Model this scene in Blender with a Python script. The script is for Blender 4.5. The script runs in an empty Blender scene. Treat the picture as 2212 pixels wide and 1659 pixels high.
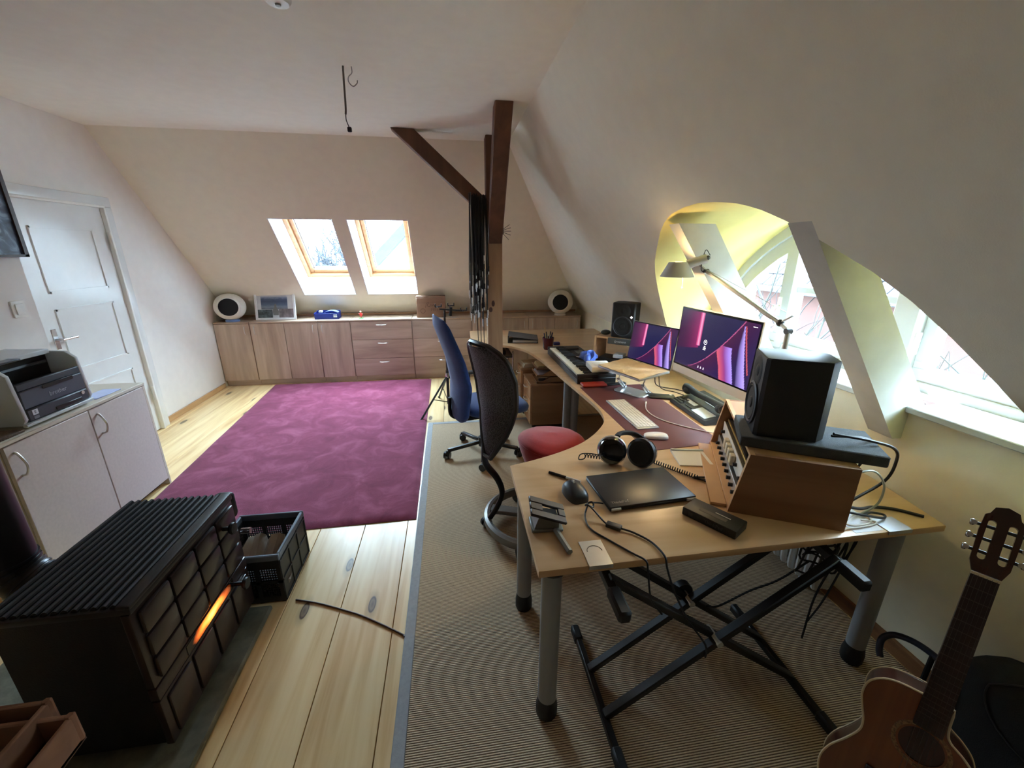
import bpy, bmesh, math, random
from mathutils import Vector, Matrix
random.seed(7)
SC = bpy.context.scene
COL = SC.collection
PI = math.pi

# ------------------------------------------------------------------ camera, world, exposure
def make_camera():
    yaw, pit, rol = math.radians(8.529), math.radians(17.937), math.radians(0.181)
    f = Vector((math.sin(yaw)*math.cos(pit), math.cos(yaw)*math.cos(pit), -math.sin(pit)))
    r = Vector((math.cos(yaw), -math.sin(yaw), 0)); u = r.cross(f)
    r2 = r*math.cos(rol)+u*math.sin(rol); u2 = -r*math.sin(rol)+u*math.cos(rol)
    cam = bpy.data.cameras.new('camera'); o = bpy.data.objects.new('camera', cam); COL.objects.link(o)
    cam.sensor_fit = 'HORIZONTAL'; cam.sensor_width = 36.0; cam.lens = 888.9/2212*36; cam.clip_start = .02
    m = Matrix((r2, u2, -f)).transposed().to_4x4(); m.translation = (0, 0, 1.70)
    o.matrix_world = m
    SC.camera = o
make_camera()
SKY = 11.0
w = bpy.data.worlds.new('overcast_sky'); SC.world = w; w.use_nodes = True
bg = w.node_tree.nodes['Background']; bg.inputs[0].default_value = (.72, .97, 1.20, 1); bg.inputs[1].default_value = SKY
SC.view_settings.view_transform = 'Standard'; SC.view_settings.look = 'None'
SC.view_settings.exposure = 2.65; SC.view_settings.gamma = 1.0; SC.view_settings.use_curve_mapping = False
cy = SC.cycles
cy.max_bounces = 14; cy.diffuse_bounces = 8; cy.glossy_bounces = 4; cy.transmission_bounces = 6; cy.transparent_max_bounces = 12
cy.sample_clamp_indirect = 12; cy.caustics_reflective = False; cy.caustics_refractive = False
def portal(loc, aim, sx, sy, up=(0, 0, 1)):
    l = bpy.data.lights.new('window_portal', 'AREA'); l.shape = 'RECTANGLE'; l.size = sx; l.size_y = sy
    o = bpy.data.objects.new('window_portal', l); COL.objects.link(o)
    l.cycles.is_portal = True
    z = -Vector(aim).normalized(); x = Vector(up).cross(z).normalized(); y = z.cross(x)
    m = Matrix((x, y, z)).transposed().to_4x4(); m.translation = loc; o.matrix_world = m

# ------------------------------------------------------------------ helpers
def c(r, g, b):
    f = lambda v: (v/255/12.92 if v/255 <= .04045 else ((v/255+.055)/1.055)**2.4)
    return (f(r), f(g), f(b))
MATS = {}
def _new(name):
    m = bpy.data.materials.new(name); m.use_nodes = True
    nt = m.node_tree; b = nt.nodes['Principled BSDF']
    return m, nt, b
def N(nt, t, **kw):
    n = nt.nodes.new(t)
    for k, v in kw.items():
        if k.startswith('i_'): n.inputs[k[2:].replace('_', ' ')].default_value = v
        else: setattr(n, k, v)
    return n
def coords(nt, scale=(1, 1, 1), rnd=False, rot=(0, 0, 0)):
    tc = N(nt, 'ShaderNodeTexCoord'); mp = N(nt, 'ShaderNodeMapping'); mp.inputs['Scale'].default_value = scale; mp.inputs['Rotation'].default_value = rot
    nt.links.new(tc.outputs['Object'], mp.inputs['Vector'])
    if rnd:
        oi = N(nt, 'ShaderNodeObjectInfo'); mul = N(nt, 'ShaderNodeMath', operation='MULTIPLY'); mul.inputs[1].default_value = 37.0
        nt.links.new(oi.outputs['Random'], mul.inputs[0]); nt.links.new(mul.outputs[0], mp.inputs['Location'])
    return mp.outputs['Vector']
def ramp(nt, fac, stops):
    r = N(nt, 'ShaderNodeValToRGB'); e = r.color_ramp.elements
    while len(e) < len(stops): e.new(.5)
    for k, (p, col) in enumerate(stops): e[k].position = p; e[k].color = (*col, 1)
    nt.links.new(fac, r.inputs[0]); return r.outputs[0]
def bump(nt, b, h, strength, dist=.01):
    n = N(nt, 'ShaderNodeBump'); n.inputs['Strength'].default_value = strength; n.inputs['Distance'].default_value = dist
    nt.links.new(h, n.inputs['Height']); nt.links.new(n.outputs[0], b.inputs['Normal'])
def M(name, col, rough=.5, metal=0, var=.06, vs=12, bmp=0, bs=80, emis=0, ecol=None, spec=.5, coat=0, sheen=0, trans=0, rnd=False, scale=(1, 1, 1)):
    if name in MATS: return MATS[name]
    m, nt, b = _new(name)
    v = coords(nt, scale, rnd)
    n = N(nt, 'ShaderNodeTexNoise'); n.inputs['Scale'].default_value = vs; n.inputs['Detail'].default_value = 4
    nt.links.new(v, n.inputs['Vector'])
    lo = tuple(x*(1-var) for x in col); hi = tuple(min(1, x*(1+var)) for x in col)
    nt.links.new(ramp(nt, n.outputs[0], [(.3, lo), (.7, hi)]), b.inputs['Base Color'])
    b.inputs['Roughness'].default_value = rough; b.inputs['Metallic'].default_value = metal
    b.inputs['Specular IOR Level'].default_value = spec
    b.inputs['Coat Weight'].default_value = coat; b.inputs['Sheen Weight'].default_value = sheen
    b.inputs['Transmission Weight'].default_value = trans
    if emis:
        b.inputs['Emission Color'].default_value = (*(ecol or col), 1); b.inputs['Emission Strength'].default_value = emis
    if bmp:
        n2 = N(nt, 'ShaderNodeTexNoise'); n2.inputs['Scale'].default_value = bs; n2.inputs['Detail'].default_value = 5
        nt.links.new(v, n2.inputs['Vector']); bump(nt, b, n2.outputs[0], bmp)
    MATS[name] = m; return m
def WOOD(name, c1, c2, axis='y', rough=.45, sc=6, stretch=14, knots=False, rnd=True, coat=0, bmp=.05, c3=None):
    if name in MATS: return MATS[name]
    m, nt, b = _new(name)
    s = {'x': (1, stretch, stretch), 'y': (stretch, 1, stretch), 'z': (stretch, stretch, 1)}[axis]
    v = coords(nt, tuple(q*.5 for q in s), rnd)
    n = N(nt, 'ShaderNodeTexNoise'); n.inputs['Scale'].default_value = sc*.35; n.inputs['Detail'].default_value = 6; n.inputs['Distortion'].default_value = .6
    nt.links.new(v, n.inputs['Vector'])
    mid = c3 or tuple((x+y)/2 for x, y in zip(c1, c2))
    colr = ramp(nt, n.outputs[0], [(.28, c2), (.5, mid), (.7, c1)])
    if knots:
        vv = coords(nt, (3.2, 1.1, 3.2), rnd)
        vo = N(nt, 'ShaderNodeTexVoronoi'); vo.voronoi_dimensions = '2D'; vo.inputs['Scale'].default_value = 1.0; vo.inputs['Randomness'].default_value = 1
        nt.links.new(vv, vo.inputs['Vector'])
        k = ramp(nt, vo.outputs['Distance'], [(0.0, (.9, .9, .9)), (.034, (.75, .75, .75)), (.052, (1, 1, 1)), (.062, (.3, .3, .3)), (.12, (0, 0, 0))])
        mx = N(nt, 'ShaderNodeMix', data_type='RGBA'); nt.links.new(k, mx.inputs[0]); nt.links.new(colr, mx.inputs[6])
        mx.inputs[7].default_value = (*c(66, 34, 18), 1); colr = mx.outputs[2]
    if rnd:
        oi = N(nt, 'ShaderNodeObjectInfo'); hs = N(nt, 'ShaderNodeHueSaturation'); mr = N(nt, 'ShaderNodeMapRange')
        mr.inputs[3].default_value = .86; mr.inputs[4].default_value = 1.1
        nt.links.new(oi.outputs['Random'], mr.inputs[0]); nt.links.new(mr.outputs[0], hs.inputs['Value']); nt.links.new(colr, hs.inputs['Color']); colr = hs.outputs[0]
    nt.links.new(colr, b.inputs['Base Color']); b.inputs['Roughness'].default_value = rough; b.inputs['Coat Weight'].default_value = coat
    b.inputs['Coat Roughness'].default_value = .25
    bump(nt, b, n.outputs[0], bmp, .004)
    MATS[name] = m; return m
def GLASS(name='window_glass'):
    if name in MATS: return MATS[name]
    m = bpy.data.materials.new(name); m.use_nodes = True; nt = m.node_tree
    for n in list(nt.nodes): nt.nodes.remove(n)
    o = N(nt, 'ShaderNodeOutputMaterial'); mix = N(nt, 'ShaderNodeMixShader'); t = N(nt, 'ShaderNodeBsdfTransparent'); g = N(nt, 'ShaderNodeBsdfGlossy')
    g.inputs['Roughness'].default_value = .02; t.inputs[0].default_value = (.93, .95, .95, 1)
    lw = N(nt, 'ShaderNodeLayerWeight'); lw.inputs[0].default_value = .5; pw = N(nt, 'ShaderNodeMath', operation='POWER'); pw.inputs[1].default_value = 5; ma = N(nt, 'ShaderNodeMath', operation='MULTIPLY_ADD'); ma.inputs[1].default_value = .7; ma.inputs[2].default_value = .006
    nt.links.new(lw.outputs[1], pw.inputs[0]); nt.links.new(pw.outputs[0], ma.inputs[0]); nt.links.new(ma.outputs[0], mix.inputs[0]); nt.links.new(t.outputs[0], mix.inputs[1]); nt.links.new(g.outputs[0], mix.inputs[2]); nt.links.new(mix.outputs[0], o.inputs[0])
    MATS[name] = m; return m

def spline(pts, k=8, closed=False):
    P = [Vector(p) for p in pts]; n = len(P); out = []
    rng = range(n if closed else n-1)
    for i in rng:
        p1, p2 = P[i], P[(i+1) % n]
        p0 = P[i-1] if (closed or i > 0) else p1*2-p2
        p3 = P[(i+2) % n] if (closed or i+2 < n) else p2*2-p1
        for j in range(k):
            t = j/k
            out.append(.5*((2*p1)+(p2-p0)*t+(2*p0-5*p1+4*p2-p3)*t*t+(3*p1-p0-3*p2+p3)*t**3))
    if not closed: out.append(P[-1])
    return out
def interp(x, tab):
    if x <= tab[0][0]: return tab[0][1]
    for (a, va), (b_, vb) in zip(tab, tab[1:]):
        if x <= b_: return va+(vb-va)*(x-a)/(b_-a)
    return tab[-1][1]
def RZ(a): return Matrix.Rotation(a, 4, 'Z')
def T(x, y, z): return Matrix.Translation((x, y, z))
def frame(o, x, y, z):
    m = Matrix((Vector(x), Vector(y), Vector(z))).transposed().to_4x4(); m.translation = o; return m
class MB:
    def __init__(s, M=None): s.bm = bmesh.new(); s.M = M or Matrix()
    def _add(s, b, M):
        me = bpy.data.meshes.new('t'); b.to_mesh(me); b.free()
        me.transform(s.M @ (M or Matrix())); s.bm.from_mesh(me); bpy.data.meshes.remove(me); return s
    def box(s, lo, hi, bev=0, seg=1, M=None):
        b = bmesh.new(); bmesh.ops.create_cube(b, size=1)
        lo = Vector(lo); hi = Vector(hi); d = hi-lo; ce = (lo+hi)/2
        for v in b.verts: v.co = Vector((v.co.x*d.x, v.co.y*d.y, v.co.z*d.z))+ce
        if bev: bmesh.ops.bevel(b, geom=b.edges[:], offset=min(bev, min(abs(q) for q in d)*.49), segments=seg, affect='EDGES', profile=.5)
        return s._add(b, M)
    def cbox(s, ce, size, bev=0, seg=1, M=None):
        ce = Vector(ce); h = Vector(size)/2
        return s.box(ce-h, ce+h, bev, seg, M)
    def bar(s, p, q, wx, wy, bev=0, roll=0, up=(0, 0, 1)):
        p = Vector(p); q = Vector(q); z = (q-p); L = z.length; z.normalize(); u = Vector(up)
        if abs(u.dot(z)) > .97: u = Vector((0, 1, 0))
        x = u.cross(z).normalized(); y = z.cross(x)
        m = Matrix((x, y, z)).transposed().to_4x4(); m.translation = p
        return s.box((-wx/2, -wy/2, 0), (wx/2, wy/2, L), bev, 1, m @ Matrix.Rotation(roll, 4, 'Z'))
    def tube(s, pts, r, n=8, closed=False, cap=True, M=None, sq=1.0):
        P = [Vector(p) for p in pts]; b = bmesh.new(); k = len(P)
        R = r if isinstance(r, (list, tuple)) else [r]*k
        rings = []; nrm = None
        for i in range(k):
            a = P[i-1] if (i > 0 or closed) else P[i]; d = P[(i+1) % k] if (i < k-1 or closed) else P[i]
            t = (d-a)
            if t.length < 1e-9: t = Vector((0, 0, 1))
            t.normalize()
            if nrm is None:
                nrm = t.orthogonal().normalized()
            else:
                nrm = nrm-t*nrm.dot(t)
                if nrm.length < 1e-6: nrm = t.orthogonal()
                nrm.normalize()
            bi = t.cross(nrm)
            rings.append([b.verts.new(P[i]+(nrm*math.cos(2*PI*j/n)+bi*math.sin(2*PI*j/n)*sq)*R[i]) for j in range(n)])
        for i in range(k if closed else k-1):
            A, B = rings[i], rings[(i+1) % k]
            for j in range(n): b.faces.new((A[j], A[(j+1) % n], B[(j+1) % n], B[j]))
        if cap and not closed:
            b.faces.new(list(reversed(rings[0]))); b.faces.new(rings[-1])
        return s._add(b, M)
    def lathe(s, prof, n=24, M=None, cap=True):
        b = bmesh.new(); rings = []
        for r, z in prof:
            if r < 1e-6: rings.append([b.verts.new((0, 0, z))])
            else: rings.append([b.verts.new((r*math.cos(2*PI*j/n), r*math.sin(2*PI*j/n), z)) for j in range(n)])
        for A, B in zip(rings, rings[1:]):
            for j in range(n):
                if len(A) == 1 and len(B) == 1: continue
                if len(A) == 1: b.faces.new((A[0], B[(j+1) % n], B[j]))
                elif len(B) == 1: b.faces.new((A[j], A[(j+1) % n], B[0]))
                else: b.faces.new((A[j], A[(j+1) % n], B[(j+1) % n], B[j]))
        if cap:
            if len(rings[0]) > 1: b.faces.new(list(reversed(rings[0])))
            if len(rings[-1]) > 1: b.faces.new(rings[-1])
        bmesh.ops.recalc_face_normals(b, faces=b.faces[:])
        return s._add(b, M)
    def cyl(s, p, q, r, n=16, r2=None):
        p = Vector(p); q = Vector(q); return s.tube([p, q], [r, r if r2 is None else r2], n)
    def prism(s, poly, z0, z1, M=None, bev=0):
        b = bmesh.new(); lo = [b.verts.new((x, y, z0)) for x, y in poly]; hi = [b.verts.new((x, y, z1)) for x, y in poly]
        n = len(poly); b.faces.new(list(reversed(lo))); b.faces.new(hi)
        for i in range(n): b.faces.new((lo[i], lo[(i+1) % n], hi[(i+1) % n], hi[i]))
        bmesh.ops.recalc_face_normals(b, faces=b.faces[:])
        if bev:
            ed = [e for e in b.edges if abs(e.verts[0].co.z-e.verts[1].co.z) < 1e-7]
            bmesh.ops.bevel(b, geom=ed, offset=bev, segments=2, affect='EDGES', profile=.5)
        return s._add(b, M)
    def mesh(s, vs, fs, M=None):
        b = bmesh.new(); V = [b.verts.new(v) for v in vs]
        for f in fs: b.faces.new([V[i] for i in f])
        return s._add(b, M)
    def grid(s, fn, nu, nv, M=None, closeu=False):
        vs = [fn(i/(nu-(0 if closeu else 1)) if nu > 1 else 0, j/(nv-1)) for i in range(nu) for j in range(nv)]
        fs = []
        for i in range(nu if closeu else nu-1):
            for j in range(nv-1):
                i2 = (i+1) % nu; fs.append((i*nv+j, i2*nv+j, i2*nv+j+1, i*nv+j+1))
        return s.mesh(vs, fs, M)
    def sphere(s, ce, r, nu=20, nv=12, M=None):
        ce = Vector(ce); r = Vector(r) if hasattr(r, '__len__') else Vector((r, r, r))
        prof = [(math.sin(PI*k/nv), -math.cos(PI*k/nv)) for k in range(nv+1)]
        m = T(*ce) @ Matrix.Diagonal((r.x, r.y, r.z, 1))
        return s.lathe([(p if p > 1e-4 else 0, z) for p, z in prof], nu, (M or Matrix()) @ m)
    def solid(s, th):
        bmesh.ops.recalc_face_normals(s.bm, faces=s.bm.faces[:]); bmesh.ops.solidify(s.bm, geom=s.bm.faces[:], thickness=th); return s
    def build(s, name, mat, parent=None, smooth=None):
        bmesh.ops.recalc_face_normals(s.bm, faces=s.bm.faces[:]) if smooth != 'keep' else None
        me = bpy.data.meshes.new(name); s.bm.to_mesh(me); s.bm.free()
        me.materials.append(mat)
        if smooth is not False:
            for p in me.polygons: p.use_smooth = True
            try: me.set_sharp_from_angle(angle=math.radians(38))
            except Exception: pass
        o = bpy.data.objects.new(name, me); COL.objects.link(o)
        if parent: o.parent = parent
        return o
def tag(o, label, cat, group=None):
    o['label'] = label; o['category'] = cat
    if group: o['group'] = group
    return o
def thing(name, label, cat, loc=(0, 0, 0), rz=0, group=None):
    o = bpy.data.objects.new(name, None); COL.objects.link(o); o.empty_display_size = .05
    o.location = loc; o.rotation_euler = (0, 0, rz)
    return tag(o, label, cat, group)
def struct(o): o['kind'] = 'structure'; return o
def dup(o, parent=None):
    r = o.copy(); COL.objects.link(r); r.parent = parent
    for ch in o.children: dup(ch, r)
    return r
def text(body, size, mat, parent, M, name='lettering', ext=.0004, align='CENTER'):
    cu = bpy.data.curves.new('txt', 'FONT'); cu.body = body; cu.size = size; cu.extrude = ext; cu.align_x = align; cu.align_y = 'CENTER'; cu.resolution_u = 2
    t = bpy.data.objects.new('txt', cu); COL.objects.link(t)
    me = bpy.data.meshes.new_from_object(t); bpy.data.objects.remove(t); me.transform(M); me.materials.clear(); me.materials.append(mat)
    o = bpy.data.objects.new(name, me); COL.objects.link(o); o.parent = parent; return o
def fill(loops, to3, name, mat, th=0):
    """one planar face with holes; loops are 2-d outlines, the first is the rim"""
    b = bmesh.new(); ed = []
    for lp in loops:
        vs = [b.verts.new((x, y, 0)) for x, y in lp]
        for i in range(len(vs)): ed.append(b.edges.new((vs[i], vs[(i+1) % len(vs)])))
    bmesh.ops.triangle_fill(b, edges=ed, use_beauty=True)
    for v in b.verts: v.co = to3(v.co.x, v.co.y)
    me = bpy.data.meshes.new(name); b.to_mesh(me); b.free(); me.materials.append(mat)
    o = bpy.data.objects.new(name, me); COL.objects.link(o); return o
# ------------------------------------------------------------------ room shell
XL, XR, HC, YC, XC, YN = -2.93, 1.89, 2.68, 4.37, 0.61, -1.3
SB, SR = 1.087, 1.4
def back_y(z): return YC+(HC-z)/SB
def right_x(z): return XC+(HC-z)/SR
m_ceil = M('white_ceiling_paint', c(240, 237, 226), .9, var=.02, bmp=.06, bs=220)
m_slope = M('cream_slope_paint', c(238, 233, 216), .9, var=.02, bmp=.06, bs=220)
m_wall = M('pale_rose_wall_paint', c(236, 232, 226), .9, var=.02, bmp=.06, bs=220)
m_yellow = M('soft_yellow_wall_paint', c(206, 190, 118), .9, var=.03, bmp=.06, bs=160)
m_olive = M('pale_yellow_wall_paint', c(240, 232, 204), .9, var=.03, bmp=.06, bs=160)
m_gloss = M('white_gloss_paint', c(226, 228, 226), .22, var=.02, bmp=.05, bs=14)
m_white = M('white_paint', c(232, 232, 226), .5, var=.03, bmp=.05, bs=40)
m_pine = WOOD('pine_floorboards', c(246, 220, 172), c(212, 168, 114), 'y', .3, 6, 16, knots=True, bmp=.03, c3=c(236, 204, 150))
m_pinetrim = WOOD('pine_trim', c(218, 176, 124), c(180, 132, 84), 'y', .5, 6, 14)

fl = MB().box((XL-.2, YN-.2, -.12), (XR+.3, 6.3, -.03)).build('floor', M('dark_subfloor', c(40, 28, 18), .9)); struct(fl)
xs = [XL-.5]
for wd in (.24, .25, .235, .25, .24, .26, .245, .25, .24, .255, .275, .27, .218, .245, .25, .24, .25, .24, .25, .24, .25, .24, .2): xs.append(xs[-1]+wd)
sh = -0.603-min(xs, key=lambda v: abs(v+.603)); xs = [v+sh for v in xs]
for a, b in zip(xs, xs[1:]):
    if b < XL or a > XR+.05: continue
    o = MB().box((-(b-a)/2+.0014, 0, -.03), ((b-a)/2-.0014, 6.2-YN, 0), .0016).build('plank', m_pine, fl); o.location = ((a+b)/2, YN, 0)
o = fill([[(XL, YN), (XC, YN), (XC, YC), (XL, YC)]], lambda x, y: Vector((x, y, HC)), 'ceiling', m_ceil); struct(o)
HOLES = [(-1.857, -1.222), (-1.062, -.42)]; ZT, ZB = 2.011, 1.147
rim = [(XL, HC), (XC, HC), (XR, .888), (XR, .78), (XL, .78)]
o = fill([rim]+[[(a, ZT), (b, ZT), (b, ZB), (a, ZB)] for a, b in HOLES], lambda x, z: Vector((x, back_y(z), z)), 'wall_back_slope', m_slope); struct(o)
o = fill([[(XL, -.1), (XR, -.1), (XR, .78), (XL, .78)]], lambda x, z: Vector((x, back_y(.78), z)), 'wall_back', m_slope); struct(o)
# dormer outlines, half width by height
OP = [(.888, 1.215), (1.0, 1.19), (1.157, 1.13), (1.25, 1.06), (1.344, 1.0), (1.449, .925), (1.556, .835), (1.64, .74), (1.72, .618), (1.81, .47), (1.86, .36), (1.89, .25), (1.908, .11), (1.913, 0)]
WP = [(.96, 1.36), (1.1, 1.30), (1.25, 1.22), (1.4, 1.11), (1.539, .977), (1.638, .88), (1.714, .78), (1.787, .67), (1.86, .53), (1.91, .38), (1.945, .2), (1.955, 0)]
CY, XW = 1.93, 2.12
def arc(tab, n=26, scale=1.0):
    z0, z1 = tab[0][0], tab[-1][0]; L = []
    for i in range(n+1):
        f = math.sin(i/n*PI/2)**.9; z = z0+(z1-z0)*f; L.append((interp(z, tab)*scale, z))
    L[-1] = (0, z1)
    return [(CY-h, z) for h, z in L]+[(CY+h, z) for h, z in reversed(L[:-1])]
oc, wc = arc(OP), arc(WP)
rimr = [(YN, HC), (YN, .888)]+oc+[(back_y(.888), .888), (YC, HC)]
o = fill([rimr], lambda y, z: Vector((right_x(z), y, z)), 'wall_right_slope', m_slope); struct(o)
vs = [Vector((right_x(z), y, z)) for y, z in oc]+[Vector((XW+.06, y, z)) for y, z in wc]; n = len(oc)
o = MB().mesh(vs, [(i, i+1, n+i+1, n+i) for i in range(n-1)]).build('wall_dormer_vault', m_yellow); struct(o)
o = fill([[(YN, -.1), (6.13, -.1), (6.13, .888), (CY+1.215, .888), (CY+1.2, 1.075), (CY-1.2, 1.075), (CY-1.215, .888), (YN, .888)]], lambda y, z: Vector((XR, y, z)), 'wall_right', m_olive); struct(o)
o = fill([[(YN, -.1), (back_y(.78), -.1), (back_y(.78), .78), (YC, HC), (YN, HC)]], lambda y, z: Vector((XL, y, z)), 'wall_left', m_wall); struct(o)
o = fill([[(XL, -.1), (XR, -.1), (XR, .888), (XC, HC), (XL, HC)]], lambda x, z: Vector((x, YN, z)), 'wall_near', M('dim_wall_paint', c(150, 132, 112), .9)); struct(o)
o = MB().box((XL-.01, 1.0, 0), (-2.57, 3.02, HC-.001)).build('wall_chimney', m_wall, smooth=False); struct(o)
for nm, lo, hi, mt in (('baseboard_left', (XL, 4.37, 0), (XL+.018, 5.56, .06), m_pinetrim), ('baseboard_right', (XR-.02, YN, 0), (XR, 5.6, .07), WOOD('brown_baseboard_wood', c(150, 104, 66), c(112, 74, 46), 'y')),
                       ('trim_1', (XL, 6.0, .842), (1.86, 6.03, .868), M('ledge_wood', c(176, 138, 104), .6))):
    struct(MB().box(lo, hi, .003).build(nm, mt))

# ------------------------------------------------------------------ door
d = thing('door_1', '', ''); del d['label'], d['category']; struct(d); d.location = (XL, 0, 0)
MB().box((0, 3.40, .01), (.035, 4.24, 2.035), .002).build('door_leaf', m_gloss, d)
leaf = d.children[0]
for z0, z1 in ((1.391, 1.858), (.804, 1.274), (.14, .676)):
    q = MB(); y0, y1 = 3.53, 4.09; t = .014
    q.box((.035, y0, z0), (.043, y0+t, z1)).box((.035, y1-t, z0), (.043, y1, z1)).box((.035, y0, z0), (.043, y1, z0+t)).box((.035, y0, z1-t), (.043, y1, z1))
    q.build('panel_moulding', m_gloss, leaf)
MB().box((0, 4.251, 0), (.049, 4.355, 2.0445), .006, 2).build('casing', m_gloss, d)
MB().box((0, 3.28, 2.045), (.05, 4.355, 2.125), .006, 2).build('casing', m_gloss, d)
MB().box((.001, 4.24, 0), (.066, 4.262, 2.034), .006, 2).build('stop_bead', m_white, d)
MB().box((.001, 3.3, 2.0355), (.065, 4.261, 2.054), .006, 2).build('stop_bead', m_white, d)
m_chrome = M('brushed_chrome', c(200, 200, 200), .22, 1, var=.03)
for z in (1.77, .38): MB().cyl((.06, 4.235, z-.07), (.06, 4.235, z+.07), .013, 12).build('hinge', m_white, d)
hd = MB().cyl((.035, 3.465, 1.062), (.085, 3.465, 1.062), .01).cyl((.085, 3.455, 1.062), (.085, 3.585, 1.062), .0095)
hd.box((.034, 3.445, .99), (.039, 3.485, 1.14), .002); hd.build('door_handle', m_chrome, d)
# light switch and picture on the chimney wall
s = thing('light_switch', 'white square light switch on the chimney wall beside the door', 'switch', (-2.57, 2.905, 1.357))
MB().box((0, -.043, -.05), (.008, .043, .05), .003).build('switch_plate', M('switch_white', c(235, 232, 222), .35), s)
MB().box((.008, -.025, -.032), (.014, .025, .032), .002).build('rocker', M('switch_white', c(235, 232, 222)), s)
s = thing('picture', 'dark blue abstract picture in a thin brown frame on the chimney wall', 'picture', (-2.57, 2.72, 2.0))
m, nt, b = _new('blue_abstract_print'); v = coords(nt, (3, 3, 3)); n_ = N(nt, 'ShaderNodeTexNoise'); n_.inputs['Scale'].default_value = 3; n_.inputs['Detail'].default_value = 8; n_.inputs['Distortion'].default_value = 1.5
nt.links.new(v, n_.inputs['Vector']); nt.links.new(ramp(nt, n_.outputs[0], [(.3, c(22, 26, 36)), (.5, c(60, 76, 104)), (.66, c(120, 136, 160)), (.8, c(34, 60, 58))]), b.inputs['Base Color'])
MB().box((.004, -.31, -.33), (.02, .31, .32)).build('canvas', m, s)
q = MB(); q.box((0, -.335, -.345), (.03, -.31, .345)).box((0, .31, -.345), (.03, .335, .345)).box((0, -.335, .32), (.03, .335, .345)).box((0, -.335, -.345), (.03, .335, -.33))
q.build('frame', M('brown_frame', c(62, 46, 42), .5), s)

# ------------------------------------------------------------------ skylights
m_sash = WOOD('pine_window_sash', c(186, 136, 92), c(150, 100, 62), 'x', .45, 6, 12)
m_lining = M('white_lining', c(238, 240, 240), .6, var=.01)
nrm = Vector((0, SB, 1)).normalized(); up = Vector((0, -1/SB, 1)).normalized()
for k, (a, b) in enumerate(HOLES):
    wn = thing('window_%d' % (k+2), '', ''); del wn['label'], wn['category']; struct(wn)
    L = (ZT-ZB)*math.sqrt(1+1/SB**2)
    F = frame(Vector((a, back_y(ZB), ZB)), (1, 0, 0), up, -nrm)   # local x across, y up the slope, -z outward
    D = .33; wd = b-a
    sp = .0
    q = MB(F)
    for lo, hi in (((-.012, -.012, -D-.1), (0, L+.012, 0)), ((wd, -.012, -D-.1), (wd+.012, L+.012, 0)), ((-.012, -.012, -D-.1), (wd+.012, 0, 0)), ((-.012, L, -D-.1), (wd+.012, L+.012, 0))): q.box(lo, hi)
    q.build('lining', m_lining, wn)
    q = MB(F); t = .045
    for lo, hi in (((0, 0, -D-.06), (t, L, -D+.02)), ((wd-t, 0, -D-.06), (wd, L, -D+.02)), ((t, 0, -D-.06), (wd-t, t, -D+.02)), ((t, L-t, -D-.06), (wd-t, L, -D+.02))): q.box(lo, hi, .003)
    q.build('window_frame', m_sash, wn)
    q = MB(F); t2 = .05; o_ = t
    for lo, hi in (((o_, o_, -D-.09), (o_+t2, L-o_, -D-.02)), ((wd-o_-t2, o_, -D-.09), (wd-o_, L-o_, -D-.02)), ((o_+t2, o_, -D-.09), (wd-o_-t2, o_+t2, -D-.02)), ((o_+t2, L-o_-t2, -D-.09), (wd-o_-t2, L-o_, -D-.02))): q.box(lo, hi, .004)
    sash = q.build('sash', m_sash, wn)
    q = MB(F); g = o_+t2
    for lo, hi in (((g, g, -D-.1), (g+.008, L-g, -D-.05)), ((wd-g-.008, g, -D-.1), (wd-g, L-g, -D-.05))): q.box(lo, hi)
    q.build('seal', M('grey_seal', c(90, 96, 110), .6), sash)
    MB(F).box((g, g, -D-.082), (wd-g, L-g, -D-.078)).build('pane', GLASS(), wn)
    ce = F @ Vector((wd/2, L/2, -D-.12)); portal(ce, -nrm, wd-.1, L-.1, up)

# ------------------------------------------------------------------ dormer window
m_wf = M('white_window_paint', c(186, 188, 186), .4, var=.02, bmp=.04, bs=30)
wn = thing('window_1', '', ''); del wn['label'], wn['category']; struct(wn)
def ring(off_out, off_in, x0, x1, tab=WP, zb=.5):
    """arched band between two insets of the window outline"""
    def prof(off):
        pts = [(y, z) for y, z in arc(tab, 30)]; P2 = [Vector((y, z)) for y, z in pts]; out = []
        for i, p in enumerate(P2):
            t = (P2[min(i+1, len(P2)-1)]-P2[max(i-1, 0)]).normalized(); nn = Vector((t.y, -t.x)); out.append(p+nn*off)
        return out
    A, B = prof(off_out), prof(off_in); A = [p for p in A]; n = len(A)
    vs = [(x0, p.x, max(p.y, zb)) for p in A]+[(x0, p.x, max(p.y, zb)) for p in B]+[(x1, p.x, max(p.y, zb)) for p in A]+[(x1, p.x, max(p.y, zb)) for p in B]
    fs = []
    for i in range(n-1):
        fs += [(i, i+1, n+i+1, n+i), (2*n+i, 3*n+i, 3*n+i+1, 2*n+i+1), (n+i, n+i+1, 3*n+i+1, 3*n+i), (i, 2*n+i, 2*n+i+1, i+1)]
    return vs, fs, B
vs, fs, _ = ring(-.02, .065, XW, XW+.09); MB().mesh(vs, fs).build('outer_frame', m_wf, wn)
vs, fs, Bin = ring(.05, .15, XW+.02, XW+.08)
halfw = lambda z, off: max((p.x-CY for p in Bin if abs(p.y-z) < .06), default=0)
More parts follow.
